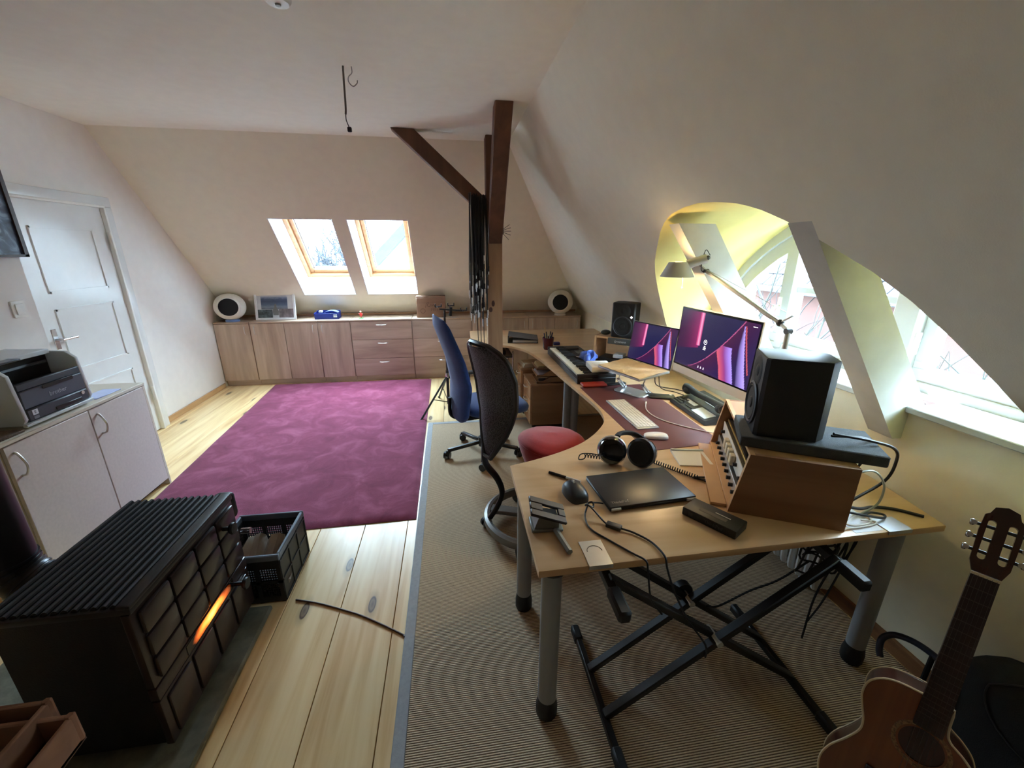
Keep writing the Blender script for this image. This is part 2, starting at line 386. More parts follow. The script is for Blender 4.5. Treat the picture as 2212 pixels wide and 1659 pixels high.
def cut(vs, fs, y0, y1):
    b = bmesh.new(); V = [b.verts.new(v) for v in vs]
    for f in fs:
        try: b.faces.new([V[i] for i in f])
        except ValueError: pass
    for co, no in (((0, y0, 0), (0, -1, 0)), ((0, y1, 0), (0, 1, 0))):
        bmesh.ops.bisect_plane(b, geom=b.verts[:]+b.edges[:]+b.faces[:], plane_co=co, plane_no=no, clear_outer=True)
    bmesh.ops.holes_fill(b, edges=b.edges[:], sides=0)
    return b
def casement(y0, y1, name='casement'):
    q = MB(); q._add(cut(vs, fs, y0, y1), None)
    inner = y0 if y0 > CY else y1; sg = 1 if y0 > CY else -1
    ztop = interp(abs(inner-CY), [(h, z) for z, h in reversed(WP)])-.08
    q.box((XW+.018, min(inner, inner+sg*.055), 1.13), (XW+.082, max(inner, inner+sg*.055), ztop), .004)
    yo = CY+sg*1.19
    q.box((XW+.016, min(inner, yo), 1.112), (XW+.084, max(inner, yo), 1.19), .004)
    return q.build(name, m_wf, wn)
yL, yM, yR = 2.372, 1.965, 1.60
cl = casement(yL+.03, CY+1.4); cr = casement(CY-1.4, yR-.03)
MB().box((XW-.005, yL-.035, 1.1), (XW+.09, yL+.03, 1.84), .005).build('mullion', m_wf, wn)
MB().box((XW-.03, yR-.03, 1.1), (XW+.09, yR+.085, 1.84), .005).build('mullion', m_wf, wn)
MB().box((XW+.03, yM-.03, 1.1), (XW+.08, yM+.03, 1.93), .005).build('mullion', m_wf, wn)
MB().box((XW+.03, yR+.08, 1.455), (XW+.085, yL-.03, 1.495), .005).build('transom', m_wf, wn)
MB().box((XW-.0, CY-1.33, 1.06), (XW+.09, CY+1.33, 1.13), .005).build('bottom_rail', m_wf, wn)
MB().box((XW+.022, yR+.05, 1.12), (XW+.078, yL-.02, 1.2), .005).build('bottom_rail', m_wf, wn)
h = MB().cyl((XW-.02, yL+.055, 1.36), (XW+.03, yL+.055, 1.36), .009).tube(spline([(XW-.025, yL+.055, 1.37), (XW-.035, yL+.06, 1.33), (XW-.035, yL+.065, 1.26), (XW-.025, yL+.07, 1.22)], 5), .01)
h.box((XW+.005, yL+.035, 1.3), (XW+.022, yL+.075, 1.42), .003); h.build('window_handle', m_white, cl)
for z in (1.30, 1.62): MB().cyl((XW-.005, yR-.035, z-.05), (XW-.005, yR-.035, z+.05), .012, 10).build('hinge', m_white, cr)
def pane(y0, y1, z0, nm='pane'):
    pts = [(p.x, p.y) for p in Bin if y0 < p.x < y1 and p.y > z0]
    if y0 < CY-1: pts = [(y0, z0)]+pts
    zt = lambda y: interp(abs(y-CY), [(h, z) for z, h in reversed(WP)])-.14
    poly = [(y0, z0)]+([(y0, zt(y0))] if zt(y0) > z0 else [])+[p for p in sorted(pts)]+([(y1, zt(y1))] if zt(y1) > z0 else [])+[(y1, z0)]
    cl_ = []
    for p in poly:
        if not cl_ or (Vector(p)-Vector(cl_[-1])).length > .004: cl_.append(p)
    MB().mesh([(XW+.05, y, z) for y, z in cl_], [tuple(range(len(cl_)))]).build(nm, GLASS(), wn)
pane(yL+.05, CY+1.16, 1.16); pane(yM, yL-.02, 1.18); pane(yR+.06, yM, 1.18); pane(CY-1.16, yR-.05, 1.16)
sl = MB().box((1.862, CY-1.3, 1.062), (XW-.002, 1.3445, 1.09), .004); sl.box((1.862, 1.4525, 1.062), (XW-.002, CY+1.3, 1.09), .004)
sl.build('window_sill', M('sill_paint', c(200, 202, 200), .45, var=.03), wn)
portal((XW+.14, CY, 1.5), (-1, 0, 0), 2.5, .95)
for k, (y0, y1, zt, zb) in enumerate(((1.345, 1.452, 1.80, .95), (2.165, 2.268, 1.84, 1.0))):
    Fz = lambda z: right_x(z)
    # rafter: prism along the slope, flush with the slope plane and 0.21 deep outward
    dpx = .21
    top = [(Fz(zt), zt), (Fz(zt)+dpx*.9, zt+.02), (Fz(1.0)+dpx, 1.0), (Fz(zb)+.06, zb)] if k else [(Fz(zt), zt), (Fz(zt)+dpx, zt-.02), (Fz(1.06)+dpx, 1.06), (XR+.015, 1.04), (XR+.015, zb-.01), (Fz(zb), zb-.01)]
    if k: top = [(Fz(zt), zt), (Fz(zt)+dpx, zt+.0), (Fz(1.09)+dpx, 1.09), (XR, 1.09), (XR, .95), (Fz(.95), .95)]
    o = MB().mesh([(x, y, z) for y in (y0, y1) for x, z in top], [tuple(range(len(top))), tuple(range(2*len(top)-1, len(top)-1, -1))]+[(i, (i+1) % len(top), len(top)+(i+1) % len(top), len(top)+i) for i in range(len(top))]).build('trim_%d' % (k+2), M('rafter_paint', c(196, 196, 190), .55, var=.05, bmp=.08, bs=30), smooth=False)
    struct(o)

# ------------------------------------------------------------------ outdoors
m_grass = M('winter_ground', c(196, 192, 180), .95, var=.2, vs=.5)
o = MB().box((-90, -90, -6.2), (90, 120, -6)).build('winter_ground', m_grass); o['kind'] = 'structure'
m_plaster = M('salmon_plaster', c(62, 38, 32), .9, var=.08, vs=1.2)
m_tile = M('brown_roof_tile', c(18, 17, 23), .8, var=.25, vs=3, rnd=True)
h1 = thing('neighbour_house', 'salmon plastered house with brown tiled roof beyond the arched window', 'house', (8, 0, -6))
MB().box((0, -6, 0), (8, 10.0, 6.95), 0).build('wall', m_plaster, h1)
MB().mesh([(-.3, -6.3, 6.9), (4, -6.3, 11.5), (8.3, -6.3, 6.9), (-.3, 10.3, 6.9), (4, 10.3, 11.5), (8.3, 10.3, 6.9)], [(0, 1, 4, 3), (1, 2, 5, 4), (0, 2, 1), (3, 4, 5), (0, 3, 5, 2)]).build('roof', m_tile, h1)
tm = None; sl_ = math.atan2(4.6, 4.3)
for i in range(11):
    for j in range(26):
        if tm is None:
            to = MB().box((-.02, -.14, 0), (.42, .14, .03), .008).build('roof_tile', m_tile, h1); tm = to
        else:
            to = bpy.data.objects.new('roof_tile', tm.data); COL.objects.link(to); to.parent = h1
        s_ = i*.36; to.location = (-.32+s_*math.cos(sl_), 10.15-j*.3-(i % 2)*.13, 6.93+s_*math.sin(sl_)); to.rotation_euler = (0, -sl_+.07, 0)
MB().tube([(-.4, -6.3, 6.86), (-.4, 10.3, 6.86)], .07).build('gutter', M('zinc_gutter', c(90, 96, 104), .5, .6), h1)
for y in (2.2, 4.9): 
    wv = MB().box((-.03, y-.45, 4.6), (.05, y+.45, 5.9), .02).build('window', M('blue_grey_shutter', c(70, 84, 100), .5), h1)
def shrub(name, label, loc, hgt, n, spread, mat, seed, grp=None, thick=1.0):
    rnd = random.Random(seed); q = MB(); 
    def grow(p, dr, L, r, dep):
        if loc[0] > 3 and not 3.2 < loc[0]+p.x+dr.x*L < 8.0: return
        pts = [p]; d_ = dr.copy()
        for k in range(4):
            d_ = (d_+Vector((rnd.gauss(0, .16), rnd.gauss(0, .16), rnd.gauss(.03, .1)))).normalized(); pts.append(pts[-1]+d_*L/4)
        q.tube(pts, [r*(1-.14*k) for k in range(5)], 4, cap=False)
        if dep > 0:
            for _ in range(3 if dep > 1 else 4):
                f = rnd.randint(1, 4); nd = (d_+Vector((rnd.gauss(0, .6), rnd.gauss(0, .6), rnd.gauss(.2, .45)))).normalized(); grow(pts[f], nd, L*rnd.uniform(.45, .75), r*.55, dep-1)
    for _ in range(n):
        a = rnd.uniform(0, 2*PI); dv = Vector((math.cos(a)*spread, math.sin(a)*spread, 1)).normalized()
        grow(Vector((rnd.gauss(0, .15), rnd.gauss(0, .15), 0)), dv, hgt*rnd.uniform(.45, .65), .022*hgt/3*thick, 3 if hgt < 7.6 else 4)
    o = q.build(name, mat, smooth=False); o.location = loc; tag(o, label, 'shrub' if hgt < 7.6 else 'tree', grp); return o
m_twig = M('bare_twigs', c(14, 12, 11), .9, var=.2, vs=3); m_twig2 = M('greenish_twigs', c(18, 19, 12), .9, var=.25, vs=3)
for k, (x, y, hh, mt) in enumerate(((5.7, 7.2, 7.2, m_twig), (5.9, 5.9, 7.0, m_twig2), (5.7, 4.4, 6.8, m_twig2), (5.9, 8.7, 7.1, m_twig), (5.8, 3.2, 6.6, m_twig))):
    shrub('garden_shrub', 'bare twiggy garden shrub growing between the arched window and the salmon house', (x, y, -6), hh, 13, .42, mt, 20+k, 'shrubs outside the dormer', 1.25)
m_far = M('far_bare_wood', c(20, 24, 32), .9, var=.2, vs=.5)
for k in range(6):
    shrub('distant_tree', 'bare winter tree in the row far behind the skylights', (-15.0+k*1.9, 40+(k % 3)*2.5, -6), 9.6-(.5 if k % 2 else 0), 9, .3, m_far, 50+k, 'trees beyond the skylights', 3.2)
h2 = thing('gable_house', 'white gabled house with dark roof edge seen through the skylight', 'house', (0, 14, -6))
ga = Vector((-2.27, 0, 7.17)); gb = Vector((2.6, 0, 11.9))
MB().mesh([(-2.27, .0, 0), (7.5, 0, 0), (7.5, 0, 7.17), gb, ga]+[(-2.27, 8, 0), (7.5, 8, 0), (7.5, 8, 7.17), (gb.x, 8, gb.z), (ga.x, 8, ga.z)], [(0, 1, 2, 3, 4), (5, 9, 8, 7, 6), (0, 4, 9, 5), (1, 6, 7, 2)]).build('gable_wall', M('white_render', c(170, 172, 172), .9), h2, smooth=False)
dv = (gb-ga).normalized(); nv = Vector((-dv.z, 0, dv.x))
q = MB(); q.bar(ga-dv*.5+nv*.1+Vector((0, -.4, 0)), gb+nv*.1+Vector((0, -.4, 0)), 1.6, .2, up=(0, 1, 0)); 
m_slate = M('dark_slate', c(14, 18, 30), .8, var=.2, vs=3)
MB().mesh([ga-dv*.6+Vector((0, -.5, -.05)), gb+Vector((0, -.5, 0)), gb+nv*.26+Vector((0, -.5, 0)), ga-dv*.6+nv*.26+Vector((0, -.5, 0)), ga-dv*.6+Vector((0, 8.5, -.05)), gb+Vector((0, 8.5, 0)), gb+nv*.26+Vector((0, 8.5, 0)), ga-dv*.6+nv*.26+Vector((0, 8.5, 0))], [(0, 1, 2, 3), (4, 7, 6, 5), (0, 4, 5, 1), (3, 2, 6, 7), (0, 3, 7, 4), (1, 5, 6, 2)]).build('roof_slab', m_slate, h2, smooth=False)
q.bm.free()
# ------------------------------------------------------------------ floor coverings
def rug_mat():
    m, nt, b = _new('magenta_wool_pile'); v = coords(nt, (1, 1, 1))
    n1 = N(nt, 'ShaderNodeTexNoise'); n1.inputs['Scale'].default_value = 4.5; n1.inputs['Detail'].default_value = 10; n1.inputs['Roughness'].default_value = .68; n1.inputs['Distortion'].default_value = .8; nt.links.new(v, n1.inputs['Vector'])
    n2 = N(nt, 'ShaderNodeTexNoise'); n2.inputs['Scale'].default_value = 420; nt.links.new(v, n2.inputs['Vector'])
    nt.links.new(ramp(nt, n1.outputs[0], [(.32, c(110, 42, 66)), (.5, c(132, 58, 84)), (.68, c(160, 86, 112))]), b.inputs['Base Color'])
    b.inputs['Roughness'].default_value = 1; b.inputs['Sheen Weight'].default_value = .35; b.inputs['Sheen Tint'].default_value = (.8, .55, .66, 1); b.inputs['Specular IOR Level'].default_value = .1
    bump(nt, b, n2.outputs[0], .6, .006); return m
R = [(-.281, 2.39), (-.296, 5.55), (-2.325, 5.56), (-2.115, 2.365)]
def rug_fn(u, v):
    a = Vector((*R[0], 0)).lerp(Vector((*R[3], 0)), u); b_ = Vector((*R[1], 0)).lerp(Vector((*R[2], 0)), u); p = a.lerp(b_, v)
    e = min(u, 1-u)*2.0; e2 = min(v, 1-v)*3.1; ed = min(e, e2)
    z = .018*min(1, ed/.015)+.002*math.sin(p.x*9+p.y*4)*math.sin(p.y*7)
    return Vector((p.x, p.y, .004+max(0, z)))
tag(MB().grid(rug_fn, 70, 100).build('wool_rug', rug_mat()), 'large magenta wool rug lying on the pine floorboards', 'rug')
def jute_mat():
    m, nt, b = _new('ribbed_sisal'); v = coords(nt, (1, 1, 1))
    wv = N(nt, 'ShaderNodeTexWave', bands_direction='Y'); wv.inputs['Scale'].default_value = 40; wv.inputs['Distortion'].default_value = .6; wv.inputs['Detail'].default_value = 2; wv.inputs['Detail Scale'].default_value = 8; nt.links.new(v, wv.inputs['Vector'])
    n1 = N(nt, 'ShaderNodeTexNoise'); n1.inputs['Scale'].default_value = 90; n1.inputs['Detail'].default_value = 3; nt.links.new(coords(nt, (1, 6, 1)), n1.inputs['Vector'])
    a = ramp(nt, wv.outputs[0], [(.12, c(104, 82, 62)), (.4, c(184, 158, 126)), (.85, c(222, 200, 168))])
    mx = N(nt, 'ShaderNodeMix', data_type='RGBA', blend_type='MULTIPLY'); mx.inputs[0].default_value = .55; nt.links.new(a, mx.inputs[6]); nt.links.new(ramp(nt, n1.outputs[0], [(.3, (.55, .52, .5)), (.65, (1, 1, 1))]), mx.inputs[7])
    nt.links.new(mx.outputs[2], b.inputs['Base Color']); b.inputs['Roughness'].default_value = .95; bump(nt, b, wv.outputs[0], .4, .003); return m
t = thing('sisal_carpet', 'ribbed beige sisal carpet with grey cloth border under the desk', 'carpet')
JX0, JX1, JY0, JY1 = -.272, 1.86, YN+.1, 4.0
MB().box((JX0+.045, JY0, .001), (JX1, JY1-.045, .009), .003).build('woven_field', jute_mat(), t)
m_tape = M('grey_border_tape', c(158, 160, 162), .9, var=.08, vs=60, bmp=.2, bs=300)
MB().box((JX0, JY0, .0015), (JX0+.05, JY1, .012), .004).build('border_tape', m_tape, t)
MB().box((JX0+.05, JY1-.05, .0015), (JX1, JY1, .012), .004).build('border_tape', m_tape, t)
tag(MB().tube(spline([(-.84, 1.80, .005), (-.72, 1.76, .005), (-.579, 1.696, .005), (-.469, 1.639, .005), (-.293, 1.524, .005), (-.272, 1.50, .008)], 8), .0042, 6).build('floor_cable', M('brown_cable', c(74, 52, 44), .6)), 'thin brown cable crossing the floorboards from the crate to the carpet', 'cable')

# ------------------------------------------------------------------ sideboard
m_oakz = WOOD('grey_oak_vertical', c(208, 188, 170), c(172, 150, 132), 'z', .5, 7, 9, c3=c(193, 171, 152))
m_oakx = WOOD('grey_oak_horizontal', c(206, 186, 168), c(170, 148, 130), 'x', .5, 7, 9, c3=c(191, 169, 150))
m_oaktop = WOOD('grey_oak_top', c(196, 172, 150), c(166, 140, 116), 'x', .32, 7, 9)
m_steel = M('satin_steel', c(214, 213, 208), .32, .5, var=.02)
YF, CH = 5.58, .84
def arch_handle(p, ax, L=.1, out=.024, r=.0045):
    ax = Vector(ax)*L/2; o_ = Vector((0, -out, 0)); p = Vector(p)
    return MB().tube(spline([p-ax, p-ax*.85+o_*.55, p-ax*.4+o_*.95, p+o_*1.02, p+ax*.4+o_*.95, p+ax*.85+o_*.55, p+ax], 4), r, 6, sq=.7)
units = [('narrow single-door oak cabinet in the corner under the white speaker', -2.922, -2.512, 'R'), ('wide two-door oak cabinet under the framed photographs', -2.508, -1.702, 'LR'), ('narrow single-door oak cabinet beside the three-drawer chest', -1.698, -1.298, 'L'),
         ('three-drawer oak cabinet below the small red figurine', -1.294, -.514, 'D'), ('three-drawer oak cabinet below the wooden box', -.51, .285, 'D'), ('two-door oak cabinet behind the wooden post', .289, 1.062, 'LR'), ('two-door oak cabinet at the end below the right speaker', 1.066, 1.812, 'LR')]
for lb, x0, x1, kd in units:
    t = thing('drawer_cabinet' if kd == 'D' else 'sideboard_cabinet', lb, 'cabinet', ((x0+x1)/2, YF, 0), 0, 'oak sideboard units along the back slope'); h = (x1-x0)/2
    MB().box((-h, .02, .075), (h, .44, CH-.022)).build('body', m_oakz, t)
    MB().box((-h, -.002, CH-.02), (h, .46, CH), .002).build('top_panel', m_oaktop, t)
    MB().box((-h, .05, 0), (h, .07, .074)).build('toe_kick', m_oakx, t)
    if kd == 'D':
        for z0, z1 in ((.08, .316), (.32, .572), (.576, .816)):
            dr = MB().box((-h+.003, 0, z0), (h-.003, .018, z1), .002).build('drawer', m_oakx, t)
            arch_handle((0, 0, z1-.045), (1, 0, 0), .13).build('handle', m_steel, dr)
    else:
        nd = len(kd); wd = 2*h/nd
        for k in range(nd):
            a = -h+k*wd; dr = MB().box((a+.003, 0, .08), (a+wd-.003, .018, .816), .002).build('cabinet_door', m_oakz, t)
            hx = a+wd-.055 if kd[k] == 'R' else a+.055
            arch_handle((hx, 0, .73), (0, 0, 1), .105).build('handle', m_steel, dr)
# things on the sideboard
m_cream = M('cream_ceramic', c(226, 222, 210), .35, var=.02); m_grille = M('black_mesh', c(14, 14, 15), .85, bmp=.5, bs=600)
def ball_speaker(label, x, y, aim, stand):
    t = thing('ball_speaker', label, 'speaker', (x, y, CH), aim, 'round white loudspeakers on the sideboard')
    r = .165; z = r+.018; sh_ = MB()
    sh_.sphere((0, 0, z), (r*1.06, r, r*.99), 36, 24)
    sh_.build('shell', m_cream, t)
    A = T(0, -r*.985, z+.012) @ Matrix.Rotation(PI/2-.09, 4, 'X')
    MB().lathe([(.0, -.07), (.128, -.062), (.124, -.02), (.115, .0), (.106, .004), (.104, -.004), (0, -.004)], 36, A).build('rim', m_cream, t)
    MB().lathe([(0, .006), (.06, .005), (.1035, .002), (.1035, -.006), (0, -.006)], 36, A).build('grille', m_grille, t)
    MB().lathe([(.078, 0), (.08, .016), (.07, .03), (0, .03)], 28).build('base', stand, t)
ball_speaker('round white speaker with black grille beside the left wall on a blue foot', -2.725, 5.665, .33, M('blue_foot', c(104, 124, 168), .5))
ball_speaker('round white speaker with black grille near the dormer slope on a white foot', 1.53, 5.665, -.26, m_cream)
t = thing('photo_frame', 'white framed seaside photo collage leaning on the sideboard', 'picture', (-2.23, 5.72, CH), -.02)
lean = T(0, 0, 0) @ Matrix.Rotation(-.19, 4, 'X')
m_fr = M('white_frame', c(232, 232, 234), .4)
q = MB(lean); W2, H2 = .245, .355
q.box((-W2, -.012, 0), (-W2+.026, .016, H2), .002).box((W2-.026, -.012, 0), (W2, .016, H2), .002).box((-W2, -.012, 0), (W2, .016, .026), .002).box((-W2, -.012, H2-.026), (W2, .016, H2), .002); q.build('frame', m_fr, t)
MB(lean).box((-W2+.02, .002, .02), (W2-.02, .012, H2-.02)).build('mat_board', M('mat_board', c(214, 214, 218), .8), t)
def photo_mat(nm, st, sc, ax=(0, 0, 1), dist=1.0):
    m, nt, b = _new(nm); v = coords(nt, (1, 1, 1)); sx = N(nt, 'ShaderNodeSeparateXYZ'); nt.links.new(v, sx.inputs[0])
    n_ = N(nt, 'ShaderNodeTexNoise'); n_.inputs['Scale'].default_value = 24; n_.inputs['Detail'].default_value = 6; nt.links.new(coords(nt, (1, 1, 2.5)), n_.inputs['Vector'])
    a = N(nt, 'ShaderNodeMath', operation='MULTIPLY_ADD'); a.inputs[1].default_value = .22*dist; nt.links.new(n_.outputs[0], a.inputs[0])
    mr = N(nt, 'ShaderNodeMapRange'); mr.inputs[1].default_value = sc[0]; mr.inputs[2].default_value = sc[1]; nt.links.new(sx.outputs[2], mr.inputs[0]); nt.links.new(mr.outputs[0], a.inputs[2])
    nt.links.new(ramp(nt, a.outputs[0], st), b.inputs['Base Color']); b.inputs['Roughness'].default_value = .3; return m
pm = photo_mat('seaside_print', [(.1, c(88, 92, 104)), (.3, c(124, 132, 146)), (.45, c(84, 100, 124)), (.7, c(66, 80, 108)), (.88, c(84, 98, 128)), (1.0, c(150, 160, 186))], (.13, .30))
MB(lean).box((-.17, -.002, .135), (.15, .003, .295)).build('photo_print', pm, t)
MB(lean).mesh([(x, -.0026, z) for x, z in ((-.03, .06), (.035, .06), (.04, .11), (.02, .15), (.012, .17), (.016, .19), (.003, .205), (-.014, .19), (-.01, .165), (-.028, .14), (-.034, .1))], [tuple(range(11))]).build('photo_print', M('grey_print', c(112, 106, 104), .4), t)
MB(lean).box((-.215, -.003, .028), (-.04, .003, .13)).build('photo_print', M('dark_print', c(74, 84, 88), .3, var=.9, vs=22), t)
MB(lean).box((.04, -.003, .028), (.218, .003, .14)).build('photo_print', M('swirl_print', c(124, 112, 116), .3, var=.6, vs=16), t)
t = thing('desk_tray', 'blue plastic desk organiser with a tape dispenser on the sideboard', 'tray', (-1.60, 5.75, CH), .03)
m_bl = M('blue_plastic', c(36, 52, 132), .3, var=.05)
q = MB(); q.box((-.15, -.075, 0), (.15, .075, .018), .004).box((-.15, -.075, .018), (.15, -.068, .075), .002).box((-.15, .068, .018), (.15, .075, .1), .002).box((-.15, -.075, .018), (-.143, .075, .085), .002).box((.143, -.075, .018), (.15, .075, .085), .002).box((.04, -.07, .018), (.046, .07, .07)); q.build('tray', m_bl, t)
MB().box((-.1, -.04, .08), (-.06, .03, .105), .004).build('eraser', m_white, t)
MB().grid(lambda u, v: Vector((-.03+u*.17, -.05+v*.1, .085+.025*math.sin(u*PI))), 10, 4).solid(.004).build('lid', M('pale_blue_plastic', c(150, 176, 214), .25), t)
MB().box((.085, -.0765, .025), (.13, -.0745, .04)).box((.085, -.0765, .048), (.13, -.0745, .06)).build('label_strip', m_white, t)
t = thing('toy_figurine', 'tiny red figurine on a green round foot on the sideboard', 'figurine', (-1.172, 5.70, CH))
MB().lathe([(.03, 0), (.03, .006), (0, .009)], 14).build('foot', M('green_plastic', c(70, 150, 90), .4), t)
MB().tube([(0, 0, .008), (0, 0, .04)], .006).tube([(.004, 0, .03), (0, 0, .05), (0, 0, .075)], [.014, .02, .012], 10).tube([(-.026, -.004, .06), (0, 0, .07), (.026, -.004, .055)], .006, 6).build('body', M('red_plastic', c(206, 60, 54), .4), t)
MB().sphere((0, 0, .088), .013, 12, 8).build('head', M('skin_plastic', c(226, 190, 160), .4), t)
t = thing('wooden_box', 'brown wooden gift box with burnt lettering on the sideboard', 'box', (-.25, 5.675, CH), .02)
m_bw = WOOD('brown_box_wood', c(168, 128, 100), c(134, 98, 74), 'x', .5, 5, 8)
MB().box((-.193, -.01, 0), (.193, .095, .285), .004).build('carcass', m_bw, t)
MB().box((-.185, -.016, .006), (.185, -.0095, .265), .002).build('sliding_lid', m_bw, t)
m_burn = M('burnt_mark', c(70, 40, 28), .8)
MB().tube(spline([(-.075, -.0165, .13), (-.06, -.0165, .185), (-.03, -.0165, .2), (-.05, -.0165, .16), (-.02, -.0165, .145), (0, -.0165, .175), (.012, -.0165, .148), (.03, -.0165, .176), (.045, -.0165, .148), (.06, -.0165, .18), (.075, -.0165, .15), (.1, -.0165, .172)], 5), .0022, 4).build('lettering', m_burn, t)
MB().tube([(.0, -.0165, .09), (.006, -.0165, .125), (.016, -.0165, .1), (.026, -.0165, .125), (.032, -.0165, .09)], .0024, 4).tube([(.05, -.0165, .09), (.05, -.0165, .125), (.068, -.0165, .125)], .0024, 4).tube([(.08, -.0165, .09), (.086, -.0165, .125), (.096, -.0165, .1), (.106, -.0165, .125), (.112, -.0165, .09)], .0024, 4).build('lettering', m_burn, t)
MB().tube([(-.11+.03*math.cos(a*.3), -.0165, .09+.03*math.sin(a*.3)) for a in range(21)], .002, 4, closed=True).build('lettering', m_burn, t)
t = thing('small_photo', 'small black and white photo in a silver frame behind the hanging cables', 'picture', (.33, 5.86, CH))
MB().box((-.055, 0, 0), (.055, .02, .15), .003).build('frame', m_steel, t); MB().box((-.043, -.002, .012), (.043, .001, .125)).build('photo_print', M('dark_print', c(74, 84, 88)), t)

# ------------------------------------------------------------------ post and braces
m_beam = WOOD('dark_stained_timber', c(122, 82, 58), c(82, 52, 38), 'z', .65, 5, 10, bmp=.25)
m_post = WOOD('old_pine_timber', c(190, 150, 110), c(140, 100, 70), 'z', .65, 5, 10, bmp=.25, knots=False)
t = thing('timber_post', 'old square timber roof post with two dark angled braces up to the ceiling', 'post', (.447, 4.2, 0))
MB().box((-.074, -.075, .005), (.074, .075, 1.86), .006).build('post_lower', m_post, t)
MB().box((-.074, -.07, 1.86), (.02, .075, HC-.002), .006).build('post_upper', m_beam, t)
pl = t
q = MB(); q.bar((-.02, -.93, HC-.005+.06), (.005, -.045, 1.80), .115, .13, .006, up=(1, 0, 0))
b_ = q.bm; bmesh.ops.bisect_plane(b_, geom=b_.verts[:]+b_.edges[:]+b_.faces[:], plane_co=(0, 0, HC-.003), plane_no=(0, 0, 1), clear_outer=True); bmesh.ops.holes_fill(b_, edges=b_.edges[:])
q.build('brace', m_beam, pl)
q = MB(); q.bar((-.855, -.11, HC+.06), (-.06, -.02, 2.06), .125, .12, .006, up=(0, 1, 0))
b_ = q.bm; bmesh.ops.bisect_plane(b_, geom=b_.verts[:]+b_.edges[:]+b_.faces[:], plane_co=(0, 0, HC-.003), plane_no=(0, 0, 1), clear_outer=True); bmesh.ops.holes_fill(b_, edges=b_.edges[:])
q.build('brace', m_beam, pl)
MB().sphere((-.045, -.076, 1.14), (.018, .004, .026), 10, 8).sphere((-.02, -.076, 1.2), (.016, .003, .03), 10, 8).build('knot', M('dark_knot', c(72, 42, 28), .6), pl)
# cables hanging on the brace
m_blk = M('black_rubber', c(16, 16, 17), .55, var=.1); m_plug = M('bright_nickel', c(230, 230, 230), .3, .25, var=.02); m_grycab = M('grey_rubber', c(96, 98, 98), .5)
rnd = random.Random(3)
for k in range(34):
    x = .215+.15*(k % 12)/11+rnd.uniform(-.006, .006); y = 4.075-.018*(k//12)+rnd.uniform(-.006, .006); L1 = rnd.uniform(.66, 1.16); L2 = max(.5, L1-rnd.uniform(.05, .2)); zt = 2.175+rnd.uniform(-.02, .015)-(x-.215)*.1
    grey = k in (0, 13, 25)
    t = thing('audio_cable', 'black audio cable with bright plugs hanging in the bundle from the brace' if not grey else 'grey audio cable with bright plugs hanging among the black cables', 'cable', (x, y, zt), 0, 'cables hung on the timber brace')
    dx = rnd.uniform(-.02, .012); dy = rnd.uniform(-.01, .01)
    pts = [(dx, -.012, -L1), (dx*.9, -.014, -L1*.75), (dx*.4, -.016, -L1*.4), (0, -.012, -.05), (0, .0, .006), (.004, .02, -.04), (.006+dx*.4, .012+dy, -L2*.4), (.01+dx, .0+dy, -L2)]
    MB().tube(spline(pts, 4), .0042, 5).build('cord', m_grycab if grey else m_blk, t)
    for (px, py, pz) in (pts[0], pts[-1]): MB().cyl((px, py, pz+.005), (px, py, pz-.045), .0075, 8).build('plug_sleeve', m_blk if k % 3 == 2 else m_plug, t); MB().cyl((px, py, pz-.045), (px, py, pz-.072), .0045, 6).build('plug_tip', m_plug, t)
for k in range(3):
    t = thing('audio_cable', 'long black cable with bare end hanging down to the desk from the bundle', 'cable', (.265+.03*k, 4.03, 2.1), 0, 'long cables hung on the timber brace')
    MB().tube(spline([(0, 0, 0), (.004, 0, -.5), (-.004, 0, -1.0), (.002, 0, -1.3-.06*k)], 5), .0038, 5).build('cord', m_blk, t); MB().cyl((.002, 0, -1.29-.06*k), (.002, 0, -1.36-.06*k), .008, 8).build('plug_sleeve', m_blk, t)
t = thing('bit_holder', 'small dark clip with spread hex keys hung on the side of the post', 'tool', (.521, 4.2, 1.9))
MB().box((.0, -.02, -.05), (.02, .02, .045), .003).tube([(.004, 0, .05), (.002, 0, .11)], .002, 5).build('clip', M('dark_wood', c(52, 36, 30), .6), t)
for a in (-.8, -.35, 0, .3, .6): MB().cyl((.018, 0, -.02+a*.03), (.018+.075*math.cos(a), -.01, -.02+a*.03+.075*math.sin(a)), .0022, 5).build('hex_key', M('dark_steel', c(60, 58, 58), .35, 1), t)
# ceiling hook and lamp wire, smoke detector
t = thing('ceiling_hook', 'small grey screw hook in the ceiling beside the lamp wire', 'hook', (-.49, 2.845, HC))
MB().tube(spline([(0, 0, 0), (0, 0, -.03), (-.02, 0, -.05), (-.022, 0, -.075), (0, 0, -.095), (.022, 0, -.08), (.026, 0, -.065)], 5), .0028, 6).build('hook', M('grey_steel', c(150, 146, 140), .4, 1), t)
t = thing('lamp_wire', 'bare lamp wire with a black terminal hanging from the ceiling', 'wire', (-.535, 2.845, HC))
MB().tube(spline([(0, 0, 0), (-.004, 0, -.1), (-.008, 0, -.2), (-.012, 0, -.235)], 5), .0055, 8).build('sleeve', M('grey_sleeve', c(104, 96, 88), .6), t)
MB().tube(spline([(-.012, 0, -.235), (-.012, 0, -.265), (.0, 0, -.3)], 4), .0028, 6).build('wire', m_blk, t); MB().box((-.011, -.008, -.325), (.013, .008, -.298), .004).build('terminal', M('dark_blue_terminal', c(24, 24, 40), .5), t)
